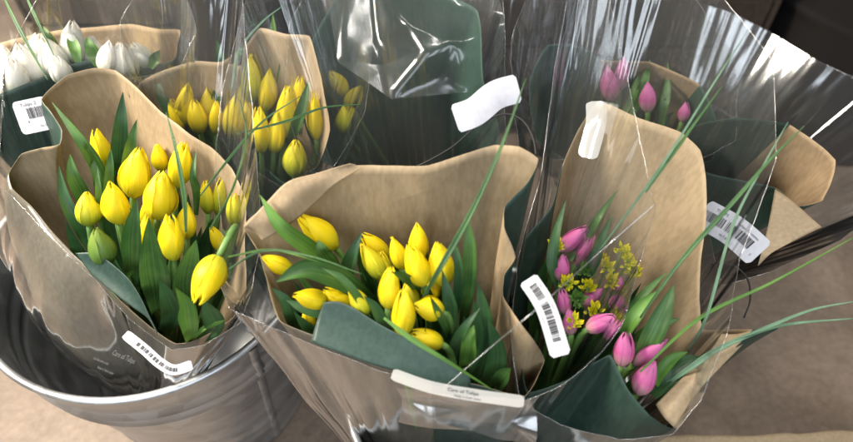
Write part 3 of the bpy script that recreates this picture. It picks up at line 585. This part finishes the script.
sticker(s, [(702, 213, .47), (732, 230, .466), (760, 254, .458)], 31, bars=[(.0, .36, -.3, .35), (.40, .84, -.3, .35)], texts=[('TULIPS', .16, .55, .27, INK), ('Tulips 10 stems', .5, .5, .24, INK), ('ca 1 pc', .38, -.72, .25, INK), ('2', .9, -.5, .22, INK)], corner=.13, name='price_label')
cord([(712, 264, .45), (732, 265, .445), (747, 278, .44), (750, 300, .43), (744, 318, .42)], .0009, '', s)
# --- kraft sheet at the bottom edge
w = patch('wrapping_sheet', [[(560, 441, .10), (555, 470, .09), (550, 520, .08)], [(640, 436, .11), (640, 465, .10), (640, 520, .09)], [(740, 436, .11), (742, 465, .10), (745, 520, .09)], [(852, 432, .10), (858, 462, .09), (865, 520, .08)], [(910, 430, .09), (920, 460, .08), (930, 520, .07)]], KRAFT, None, crumple=.003)
tag(w, 'loose pale kraft sheet lying along the bottom right edge', 'wrapping paper')

FILMG = film('glinting_film', haze=.04, bump=.1, gloss=2.6, rough=.2, streak=0.0)
ms = bpy.data.objects['printed_glare'].parent if 'printed_glare' in bpy.data.objects else s
def glint(parent, x0, y0, x1, y1, z, nx, ny, amp, seed):
    """uneven folded film sheet, added to catch white highlights"""
    rg = random.Random(seed); pts = []; tris = []
    for a in range(nx + 1):
        for b in range(ny + 1):
            u, v = a / nx, b / ny; pts.append((x0 + (x1 - x0) * u + rg.uniform(-7, 7), y0 + (y1 - y0) * v + 18 * u + rg.uniform(-4, 4), z - .05 * v + rg.uniform(-amp, amp)))
    for a in range(nx):
        for b in range(ny):
            k = a * (ny + 1) + b; q = (k, k + ny + 1, k + ny + 2, k + 1)
            tris += [(q[0], q[1], q[2]), (q[0], q[2], q[3])] if (a + b) % 2 else [(q[0], q[1], q[3]), (q[1], q[2], q[3])]
    o = facet_film(parent, pts, tris, 3); o.data.materials.clear(); o.data.materials.append(FILMG); return o
glint(ms, 396, 388, 536, 425, .500, 4, 3, .007, 9)  # extra film gather put in for glints at the lower front
# ================================================================== TULIPS
gm = 'yellow tulips in the middle bouquet'
for a in [
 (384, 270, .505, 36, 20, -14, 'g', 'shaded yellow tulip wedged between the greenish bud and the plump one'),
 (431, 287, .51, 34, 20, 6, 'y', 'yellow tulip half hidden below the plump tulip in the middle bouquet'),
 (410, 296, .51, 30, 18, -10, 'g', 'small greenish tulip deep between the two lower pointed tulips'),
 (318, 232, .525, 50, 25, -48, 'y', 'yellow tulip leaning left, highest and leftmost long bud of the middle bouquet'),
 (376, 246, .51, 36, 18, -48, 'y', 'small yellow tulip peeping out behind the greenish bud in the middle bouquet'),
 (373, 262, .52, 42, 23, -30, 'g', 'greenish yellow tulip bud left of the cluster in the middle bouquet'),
 (397, 253, .525, 34, 20, -18, 'y', 'yellow tulip at the left of the upper cluster in the middle bouquet'),
 (418, 242, .53, 38, 22, -4, 'y', 'yellow tulip with its tip highest in the upper cluster of the middle bouquet'),
 (416, 266, .54, 44, 26, -22, 'y', 'plump yellow tulip in the centre of the upper cluster of the middle bouquet'),
 (441, 264, .535, 44, 27, -8, 'y', 'rounded yellow tulip on the right of the upper cluster, crossed by the long blade'),
 (390, 288, .535, 42, 24, 5, 'y', 'upright yellow tulip below the greenish bud in the middle bouquet'),
 (404, 313, .53, 45, 26, 4, 'y', 'pointed yellow tulip low in the middle bouquet just above the green paper'),
 (429, 308, .525, 30, 28, -75, 'y', 'round foreshortened yellow tulip at the lower right of the middle bouquet'),
 (427, 339, .505, 34, 22, -70, 'y', 'lowest yellow tulip of the middle bouquet, lying against the green paper'),
 (358, 301, .52, 36, 20, -30, 'g', 'narrow yellow green tulip between the sideways buds and the pointed one'),
 (311, 299, .515, 36, 21, -80, 'y', 'yellow tulip lying on its side at the lower left of the middle bouquet'),
 (337, 299, .51, 32, 18, -55, 'y', 'small sideways yellow tulip just above the corner of the green paper'),
 (308, 320, .475, 32, 15, 0, 'y', 'yellow tulip half hidden at the left corner of the green paper flap'),
 (278, 264, .51, 34, 19, -62, 'y', 'yellow tulip tucked against the left kraft fold of the middle bouquet')]:
    tulip('M', *a, base=MID, group=gm, leaf=2, bend=.3)
gl = 'yellow tulips in the left bouquet'
for a in [
 (150, 212, .49, 36, 20, 4, 'y', 'shaded yellow tulip between the two plump ones and the pointed one at left'),
 (128, 222, .48, 34, 18, -6, 'g', 'greenish tulip deep in the middle of the left bouquet'),
 (101, 148, .52, 38, 19, -12, 'y', 'slim yellow tulip at the top left of the left bouquet'),
 (136, 173, .52, 50, 31, 6, 'y', 'largest plump yellow tulip, top centre of the left bouquet'),
 (160, 158, .49, 27, 18, -8, 'y', 'small yellow tulip behind the largest one in the left bouquet'),
 (180, 165, .50, 46, 22, 8, 'y', 'yellow tulip at the upper right of the left bouquet behind the dark blade'),
 (161, 196, .525, 48, 31, 8, 'y', 'plump yellow tulip right of centre in the left bouquet'),
 (88, 209, .51, 34, 25, -4, 'g', 'short rounded greenish tulip at the far left of the left bouquet'),
 (115, 203, .52, 43, 26, -12, 'y', 'yellow tulip left of centre beside the short rounded one'),
 (187, 221, .50, 36, 21, 0, 'y', 'yellow tulip at the right edge of the left bouquet above the drooping one'),
 (171, 238, .515, 46, 25, -6, 'y', 'pointed yellow tulip near the bottom centre of the left bouquet'),
 (145, 234, .50, 38, 15, 2, 'y', 'narrow yellow tulip half hidden behind a broad leaf in the left bouquet'),
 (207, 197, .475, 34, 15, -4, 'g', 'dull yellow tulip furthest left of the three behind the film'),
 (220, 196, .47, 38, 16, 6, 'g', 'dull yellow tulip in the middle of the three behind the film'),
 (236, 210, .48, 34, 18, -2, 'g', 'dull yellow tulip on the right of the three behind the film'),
 (218, 240, .465, 30, 14, -30, 'y', 'yellow tulip deep down between the left and middle bouquets')]:
    tulip('L', *a, base=LFT, group=gl)
tulip('L', 208, 279, .515, 52, 31, 205, 'y', 'large drooping yellow tulip hanging over the right edge of the left bouquet', base=(190, 385, .18), group=gl, leaf=0, el=8, bend=1.1)
tulip('L', 102, 247, .50, 40, 28, -12, 'b', 'closed green tulip bud low in the left bouquet', base=LFT, group=gl, leaf=0)
gy = 'yellow tulips in the back left bouquet'
for a in [
 (175, 117, 0.473, 35, 19, -14, 'y', 'low yellow tulip at the left behind the kraft edge of the back bouquet'),
 (244, 98, 0.473, 40, 21, -2, 'y', 'yellow tulip directly below the tallest one in the back yellow bouquet'),
 (276, 132, 0.473, 42, 21, 6, 'y', 'yellow tulip right of the lowest front one in the back yellow bouquet'),
 (301, 98, 0.478, 42, 19, 4, 'y', 'upright yellow tulip between the two right hand ones in the back yellow bouquet'),
 (208, 106, 0.473, 35, 18, -6, 'y', 'yellow tulip squeezed between the second and the narrow one at the back'),
 (247, 122, 0.463, 37, 19, 2, 'y', 'yellow tulip just right of the broad bright one at the back'),
 (168, 93, 0.483, 40, 16, -26, 'y', 'slim yellow tulip leaning left at the left end of the back yellow bouquet'),
 (184, 105, 0.483, 44, 23, 8, 'y', 'yellow tulip second from the left in the back yellow bouquet'),
 (197, 117, 0.478, 33, 21, -12, 'y', 'pale short yellow tulip low near the paper edge of the back yellow bouquet'),
 (206, 90, 0.468, 35, 21, 4, 'y', 'shaded yellow tulip between the leaves of the back yellow bouquet'),
 (216, 118, 0.478, 33, 15, 0, 'y', 'narrow yellow tulip left of the broad front one in the back yellow bouquet'),
 (234, 117, 0.483, 45, 26, 4, 'y', 'broad bright yellow tulip at the front of the back yellow bouquet'),
 (227, 83, 0.458, 29, 15, 0, 'y', 'small hidden yellow tulip behind the leaves of the back yellow bouquet'),
 (251, 79, 0.498, 48, 23, 2, 'g', 'tallest greenish yellow tulip of the back yellow bouquet'),
 (268, 90, 0.483, 42, 22, 8, 'y', 'yellow tulip right beside the tallest one in the back yellow bouquet'),
 (260, 130, 0.478, 46, 23, -4, 'y', 'lowest front yellow tulip of the back yellow bouquet'),
 (286, 112, 0.488, 51, 23, 4, 'y', 'large yellow tulip second from the right in the back yellow bouquet'),
 (314, 116, 0.483, 48, 16, -6, 'y', 'narrow yellow tulip at the right edge of the back yellow bouquet'),
 (295, 159, 0.463, 37, 25, 0, 'g', 'dull yellow tulip below the others, against the middle bouquet'),
 (132, 87, 0.488, 20, 11, -50, 'y', 'tiny yellow tip poking over the left kraft edge')]:
    tulip('Y', *a, base=BKY, group=gy)
gw = 'white tulips at top left'
for a in [
 (14, 76, 0.530, 38, 28, -10, 'w', 'white tulip in front between the left edge and the big white one'),
 (38, 52, 0.520, 36, 25, 4, 'w', 'white tulip behind the big one and the leaning one'),
 (60, 70, 0.525, 29, 23, -20, 'w', 'low white tulip just above the green paper edge'),
 (108, 58, 0.525, 34, 23, 4, 'w', 'white tulip left of the broad right hand one'),
 (94, 52, 0.520, 32, 21, -8, 'w', 'white tulip right of the tallest white one'),
 (4, 62, 0.515, 34, 28, -6, 'w', 'white tulip cut by the left edge of the picture'),
 (27, 66, 0.525, 44, 32, -20, 'w', 'big white tulip second from the left'),
 (52, 57, 0.530, 42, 30, -28, 'w', 'white tulip leaning left in the middle of the white ones'),
 (74, 43, 0.535, 42, 26, -5, 'w', 'tallest white tulip with a leaf across it'),
 (123, 62, 0.515, 38, 33, -6, 'w', 'broad white tulip on the right by the kraft edge'),
 (142, 55, 0.515, 28, 21, -40, 'w', 'small white tulip furthest to the right of the white ones'),
 (3, 84, 0.510, 23, 23, -50, 'w', 'low white tulip on the left picture edge over green paper')]:
    tulip('W', *a, base=WHB, group=gw)
gp = 'pink tulips in the right bouquet'
for a in [
 (583, 252, .465, 32, 16, 30, 'p', 'blurred pink tulip just below and right of the topmost pink one'),
 (592, 297, .462, 26, 15, 50, 'p', 'pink tulip in the middle of the yellow green filler'),
 (570, 322, .462, 26, 14, -5, 'p', 'pink tulip by the lower end of the long barcode label'),
 (624, 350, .475, 34, 21, 8, 'p', 'upright pink tulip left of the three at the paper edge'),
 (650, 352, .47, 42, 18, 48, 'p', 'slim pink tulip leaning right, highest of the three at the paper edge'),
 (646, 378, .468, 38, 25, 28, 'p', 'lowest pink tulip with slightly open tip at the paper edge'),
 (600, 323, .475, 30, 18, 62, 'p', 'pink tulip behind the film just above the front three'),
 (616, 301, .465, 18, 13, 40, 'p', 'small pink bud behind the film in front of the kraft wall'),
 (564, 302, .465, 26, 14, -10, 'p', 'pink tulip beside the long barcode label'),
 (573, 239, .475, 36, 18, 48, 'p', 'pink tulip leaning right behind the film, topmost of the pink ones'),
 (562, 268, .47, 27, 15, 5, 'p', 'small upright pink tulip below the topmost one behind the film'),
 (618, 284, .46, 16, 13, 20, 'p', 'tiny pink bud near the film corner')]:
    tulip('P', *a, base=PNB, group=gp, bend=.2)
gq = 'pink tulips at the back'
for a in [
 (610, 84, 0.485, 36, 20, -10, 'p', 'blurred pink tulip at the left of the back group'),
 (622, 74, 0.490, 32, 16, 8, 'p', 'blurred pink tulip rising highest in the back group'),
 (648, 97, 0.485, 30, 17, 0, 'p', 'blurred pink tulip in the right of the back group'),
 (684, 112, 0.480, 20, 12, 10, 'p', 'small blurred purple pink tulip furthest right at the back')]:
    tulip('Q', *a, base=BKP, group=gq, leaf=2)
for a in [
 (338, 84, .46, 30, 18, -30, 'y', 'shadowed yellow tulip highest behind the crumpled film'),
 (354, 98, .455, 28, 17, 30, 'y', 'shadowed yellow tulip on the right behind the crumpled film'),
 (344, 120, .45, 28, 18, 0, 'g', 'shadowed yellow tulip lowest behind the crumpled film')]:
    tulip('D', *a, base=BKD, group='yellow tulips in the dark sleeve')
# little yellow filler flowers in the pink bouquet
def hash_(t): return sum(map(ord, t)) % 3
def filler(x, y, z, label):
    c = P(x, y, z); B = P(*PNB) + Vector((random.uniform(-.02, .02), random.uniform(-.02, .02), 0)); root = empty('filler_sprig', B)
    tag(root, label, 'flower sprig', 'yellow green filler sprigs among the pink tulips')
    pts = [B.lerp(c, i / 10) + Vector((0, 0, .01 * math.sin(i * .31))) for i in range(11)]; V, Fc, U = tube(pts, .0013, .0008, 6); mesh_obj('stem', V, Fc, STEM, root, uvs=U)
    V = []; Fc = []; U = []
    for k in range(34):
        d = Vector((random.gauss(0, 1), random.gauss(0, 1), random.gauss(.6, 1))).normalized(); b = c + d * random.uniform(.001, .007); t = c + d * random.uniform(.005, .011) + Vector((0, 0, .003))
        lp = [b.lerp(t, i / 5) for i in range(6)]; v, f, u = ribbon(lp, .0034, cup=.6, tipfrac=.6, nu=2); o = len(V); V += v; U += u; Fc += [tuple(q + o for q in g) for g in f]
    mesh_obj('bloom', V, Fc, YGR if label[0:1] and hash_(label) else LEAFL, root, uvs=U)
for i, (x, y, z, l) in enumerate([(556, 246, .475, 'yellow green sprig left of the topmost pink tulip'), (585, 272, .47, 'yellow green sprig in the middle behind the film'), (600, 262, .47, 'yellow green sprig high by the film crease'), (622, 252, .475, 'yellow green sprig nearest the sharp film corner'), (610, 282, .465, 'yellow green sprig above the small pink bud'), (578, 300, .47, 'yellow green sprig right of the barcode label'), (588, 288, .47, 'yellow green sprig in the centre of the filler'), (572, 322, .465, 'lowest yellow green sprig beside the barcode label'), (632, 272, .465, 'yellow green sprig furthest right by the kraft wall'), (594, 312, .465, 'yellow green sprig between the film crease and the lying pink tulip'), (568, 284, .465, 'yellow green sprig left of centre beside the small upright pink tulip'), (606, 268, .475, 'yellow green sprig just right of the film crease'), (627, 262, .472, 'yellow green sprig under the sharp film corner')]):
    filler(x, y, z, l)

# ================================================================== SHAPED LEAVES
L_ = leaf
# middle
L_('M', [(345, 290, .47), (316, 254, .52), (281, 226, .555), (260, 195, .57)], 17, LEAFL, twist=.7)
L_('M', [(372, 300, .48), (335, 276, .53), (305, 270, .545), (276, 282, .545)], 24, LEAF, cup=.7, twist=-.5)
L_('M', [(375, 335, .47), (357, 296, .53), (340, 277, .545), (322, 268, .55)], 9, LEAF)
L_('M', [(462, 330, .46), (468, 283, .53), (470, 245, .565), (466, 212, .585)], 15, LEAF, twist=.6)
L_('M', [(452, 330, .46), (458, 290, .53), (458, 262, .56), (453, 236, .575)], 10, LEAFD)
L_('M', [(446, 375, .44), (455, 348, .49), (463, 330, .515), (480, 308, .53)], 12, LEAFD)
L_('M', [(462, 375, .43), (468, 352, .49), (470, 338, .505), (474, 325, .51)], 16, LEAFL, cup=.8)
L_('M', [(492, 392, .43), (500, 380, .46), (507, 372, .47), (511, 368, .475)], 16, LEAF, cup=.8)
L_('M', [(420, 300, .49), (412, 283, .53), (400, 275, .55), (392, 272, .56)], 10, LEAF)
L_('M', [(452, 345, .46), (442, 320, .52), (436, 308, .535), (430, 296, .55)], 8, LEAF)
L_('M', [(390, 345, .47), (384, 325, .51), (374, 306, .53), (364, 296, .54)], 12, LEAFD)
L_('M', [(300, 345, .43), (292, 318, .48), (285, 300, .50), (272, 288, .51)], 14, LEAFD)
L_('M', [(345, 280, .49), (330, 262, .52), (322, 250, .54), (318, 240, .545)], 16, LEAF)
L_('M', [(455, 405, .40), (478, 360, .46), (484, 320, .50), (478, 282, .53)], 22, LEAFD, twist=.5)
L_('M', [(445, 400, .40), (466, 365, .46), (476, 335, .49), (474, 300, .525)], 20, LEAFD, twist=-.4)
L_('M', [(470, 410, .40), (492, 380, .45), (497, 350, .48), (488, 318, .51)], 22, LEAFD, twist=.4)
L_('M', [(440, 360, .45), (450, 325, .50), (449, 300, .53), (442, 270, .55)], 16, LEAFD, twist=.3)
L_('M', [(420, 350, .45), (382, 330, .50), (352, 318, .51), (330, 316, .51)], 15, LEAFD)
L_('M', [(350, 300, .47), (346, 275, .51), (352, 255, .53), (362, 232, .545)], 15, LEAFD)
L_('M', [(360, 320, .47), (330, 312, .495), (306, 308, .50), (286, 300, .505)], 16, LEAFD)
# left
L_('L', [(108, 190, .47), (96, 165, .52), (82, 142, .55), (52, 102, .575)], 13, LEAF, twist=.8)
L_('L', [(104, 205, .46), (98, 180, .51), (90, 158, .53), (84, 144, .55)], 8, LEAF)
L_('L', [(122, 200, .45), (119, 160, .51), (121, 125, .55), (123, 92, .575)], 16, LEAFD, twist=.4)
L_('L', [(126, 200, .46), (127, 165, .52), (132, 140, .55), (137, 119, .565)], 11, LEAF)
L_('L', [(90, 230, .44), (82, 195, .50), (73, 175, .525), (70, 154, .54)], 15, LEAF, twist=.5)
L_('L', [(98, 262, .43), (78, 225, .49), (65, 198, .515), (59, 166, .535)], 13, LEAFD, twist=.5)
L_('L', [(107, 220, .46), (108, 190, .51), (110, 165, .535), (111, 149, .545)], 9, LEAF)
L_('L', [(103, 232, .47), (100, 205, .51), (98, 185, .53), (97, 166, .54)], 7, LEAF)
L_('L', [(133, 285, .44), (131, 250, .50), (133, 225, .525), (137, 200, .545)], 19, LEAF, twist=.5)
L_('L', [(158, 310, .42), (155, 280, .48), (152, 255, .51), (149, 218, .545)], 28, LEAF, cup=.6, twist=.4)
L_('L', [(190, 310, .42), (186, 285, .48), (190, 262, .51), (196, 240, .53)], 24, LEAF, cup=.6, twist=-.4)
L_('L', [(190, 340, .43), (188, 318, .48), (186, 303, .50), (176, 288, .52)], 19, LEAFL, cup=.8, twist=.6)
L_('L', [(198, 340, .42), (214, 325, .46), (208, 310, .485), (204, 300, .50)], 20, LEAFD)
L_('L', [(165, 330, .41), (172, 312, .45), (168, 298, .47), (160, 280, .49)], 22, LEAFD)
L_('L', [(196, 215, .47), (196, 190, .52), (193, 175, .54), (196, 150, .55)], 8, LEAF)
L_('L', [(196, 335, .45), (206, 327, .46), (218, 323, .465), (226, 320, .468)], 5, LEAFL, basew=.9)
# back yellow
L_('Y', [(205, 110, .45), (202, 90, .48), (198, 74, .50), (196, 57, .51)], 11, LEAF)
L_('Y', [(224, 110, .45), (224, 85, .48), (221, 62, .51), (217, 40, .53)], 13, LEAF, twist=.5)
L_('Y', [(272, 90, .46), (272, 60, .51), (273, 35, .54), (273, 14, .56)], 10, LEAFL)
L_('Y', [(278, 100, .46), (280, 80, .49), (282, 65, .51), (284, 52, .52)], 7, LEAFL)
L_('Y', [(286, 150, .44), (296, 125, .48), (304, 100, .505), (309, 80, .52)], 11, LEAF)
L_('Y', [(214, 120, .46), (216, 100, .48), (219, 88, .49), (216, 76, .50)], 10, LEAF)
L_('Y', [(180, 140, .45), (170, 115, .48), (160, 92, .50), (156, 72, .51)], 10, LEAFD)
L_('Y', [(240, 110, .45), (236, 92, .48), (232, 80, .49), (228, 68, .50)], 9, LEAF)
# white
L_('W', [(78, 62, .53), (75, 50, .54), (72, 40, .545), (70, 29, .55)], 11, LEAFL)
L_('W', [(60, 58, .53), (54, 45, .54), (49, 36, .55), (43, 26, .555)], 8, LEAF)
L_('W', [(98, 66, .52), (94, 55, .53), (90, 46, .54), (87, 37, .545)], 13, LEAFL)
L_('W', [(150, 68, .51), (154, 60, .515), (157, 55, .52), (160, 50, .525)], 10, LEAFL)
L_('W', [(14, 88, .50), (12, 80, .51), (10, 70, .515), (6, 62, .52)], 8, LEAF)
# pink
L_('P', [(618, 330, .46), (632, 308, .48), (648, 290, .495), (667, 272, .505)], 9, LEAF)
L_('P', [(622, 340, .46), (632, 320, .485), (643, 305, .495), (657, 291, .50)], 14, LEAFL, cup=.6)
L_('P', [(636, 365, .45), (650, 340, .48), (664, 312, .50), (674, 285, .515)], 21, LEAF, cup=.5)
L_('P', [(626, 345, .45), (648, 330, .475), (668, 322, .485), (680, 319, .49)], 10, LEAF)
L_('P', [(655, 385, .44), (662, 370, .455), (674, 358, .465), (688, 352, .47)], 12, LEAFL, cup=.7)
L_('P', [(652, 395, .43), (672, 375, .45), (690, 363, .455), (708, 361, .46)], 20, LEAFD)
L_('P', [(660, 408, .41), (668, 395, .43), (682, 385, .435), (700, 372, .44)], 16, LEAFD)
L_('P', [(575, 290, .45), (590, 268, .475), (600, 245, .495), (612, 215, .51)], 13, LEAFD)
L_('P', [(560, 290, .45), (552, 265, .475), (556, 235, .495), (566, 200, .51)], 11, LEAFD)
L_('P', [(570, 260, .46), (588, 235, .48), (600, 215, .50), (618, 190, .51)], 8, LEAF)
# back pink
L_('Q', [(630, 120, .43), (640, 95, .46), (645, 80, .48), (650, 60, .49)], 10, LEAFL)
L_('Q', [(660, 130, .43), (664, 105, .46), (667, 90, .47), (668, 62, .49)], 9, LEAF)
L_('Q', [(620, 120, .43), (632, 98, .46), (636, 85, .47), (640, 72, .48)], 8, LEAFL)

# ================================================================== GRASS BLADES
blade([(424, 296, .55), (440, 268, .575), (470, 215, .60), (500, 150, .63), (526, 78, .66)], 6, 'dark grass blade running up from the middle tulips past the blank white label')
blade([(600, 250, .53), (640, 196, .585), (672, 150, .62), (712, 86, .65), (749, 28, .68)], 2.4, 'thin grass blade behind the film at upper right, left of the bright reflection', BLUEB)
blade([(646, 192, .60), (690, 130, .625), (722, 86, .645)], 3, 'short thin blade parallel to the longer one over the kraft corner', BLADE)
blade([(688, 352, .45), (706, 318, .505), (735, 220, .56), (762, 168, .595), (788, 122, .625)], 2.8, 'pale bluish grass blade crossing the barcode tag at right', BLUEB)
blade([(640, 318, .50), (680, 262, .545), (735, 200, .585), (770, 160, .61), (804, 126, .63)], 4.6, 'broad green grass blade crossing the barcode tag and the kraft edge', BLADE)
blade([(640, 372, .48), (700, 318, .50), (773, 282, .52), (856, 236, .55)], 3.4, 'green grass blade reaching the right picture edge highest', LEAFL)
blade([(655, 392, .43), (690, 368, .465), (717, 350, .48), (775, 327, .49), (857, 318, .50)], 6, 'bluish grass blade arching to the right edge above the bare floor', BLUEB)
blade([(735, 340, .485), (775, 324, .495), (815, 309, .50), (857, 301, .51)], 3, 'thin grass blade just above the arching one at the right edge', BLUEB)
blade([(4, -3, .62), (18, 26, .61), (32, 52, .60), (48, 80, .59)], 3.5, 'dark grass blade leftmost in front of the white tulips', BLADE)
blade([(26, -4, .62), (38, 22, .61), (54, 55, .60)], 3, 'second dark blade crossing the white tulips', BLADE)
blade([(186, 232, .55), (184, 195, .565), (176, 150, .585), (166, 112, .60)], 4.5, 'dark upright blade in front of the left bouquet', BLADE)
blade([(228, 270, .56), (262, 251, .57), (309, 256, .57), (362, 274, .57)], 2.2, 'thin arched blade crossing the left kraft fold of the middle bouquet', BLADE)
blade([(228, 257, .56), (270, 250, .565), (320, 262, .565)], 1.8, 'hair thin blade above the arched one at the kraft fold', LEAFL)
blade([(384, 318, .545), (410, 338, .54), (445, 360, .53), (494, 391, .50)], 5.5, 'green blade lying over the lower right tulips and green paper', LEAFL)
blade([(236, 134, .53), (290, 120, .54), (322, 108, .54), (364, 104, .53)], 2.4, 'thin blade lying across the back yellow tulips', BLADE)
blade([(200, 196, .56), (228, 160, .575), (262, 122, .59), (300, 96, .60)], 2.2, 'thin blade rising between the left and back bouquets', BLADE)
blade([(232, 90, .57), (240, 50, .59), (262, 22, .61), (285, 4, .62)], 2.2, 'thin curved blade over the tallest back tulip', BLUEB)
blade([(210, 230, .55), (232, 190, .57), (246, 140, .585), (240, 100, .59)], 2, 'faint blade in front of the three dull tulips', LEAF)

# ================================================================== LIGHT
wd = bpy.data.worlds.new('World'); sc.world = wd; wd.use_nodes = True
bg = wd.node_tree.nodes['Background']; bg.inputs[0].default_value = (.80, .86, 1, 1); bg.inputs[1].default_value = .085
def area(name, loc, target, sx, sy, e, col):
    l = bpy.data.lights.new(name, 'AREA'); l.shape = 'RECTANGLE'; l.size = sx; l.size_y = sy; l.energy = e; l.color = col
    o = bpy.data.objects.new(name, l); COL.objects.link(o); o.location = loc
    o.rotation_euler = (Vector(target) - Vector(loc)).to_track_quat('-Z', 'Y').to_euler(); return o
for i, x in enumerate((-1.75, -.85, .3, 1.3)): area('window_light', (x, -2.2, 2.15), (x * .5, .4, .4), .46, 2.0, 24, (.84, .92, 1))
area('left_fill_light', (-1.2, .5, 1.3), (-.6, .38, .0), .4, .4, 60, (1, .90, .76))  # warm light added to brighten the left floor and white tulips
for x in (-.55, .5): area('streak_strip_light', (x, .75, 2.4), (x * .6, .4, .4), .12, 1.6, 31, (1, .95, .88))  # overhead strips added, kept narrow to draw thin streaks in the film
sc.view_settings.view_transform = 'Standard'; sc.view_settings.look = 'None'; sc.view_settings.exposure = -.12; sc.view_settings.gamma = 1
sc.cycles.transparent_max_bounces = 24; sc.cycles.max_bounces = 5; sc.cycles.diffuse_bounces = 3; sc.cycles.glossy_bounces = 2; sc.cycles.transmission_bounces = 2; sc.cycles.sample_clamp_indirect = 4; sc.cycles.caustics_reflective = False; sc.cycles.caustics_refractive = False
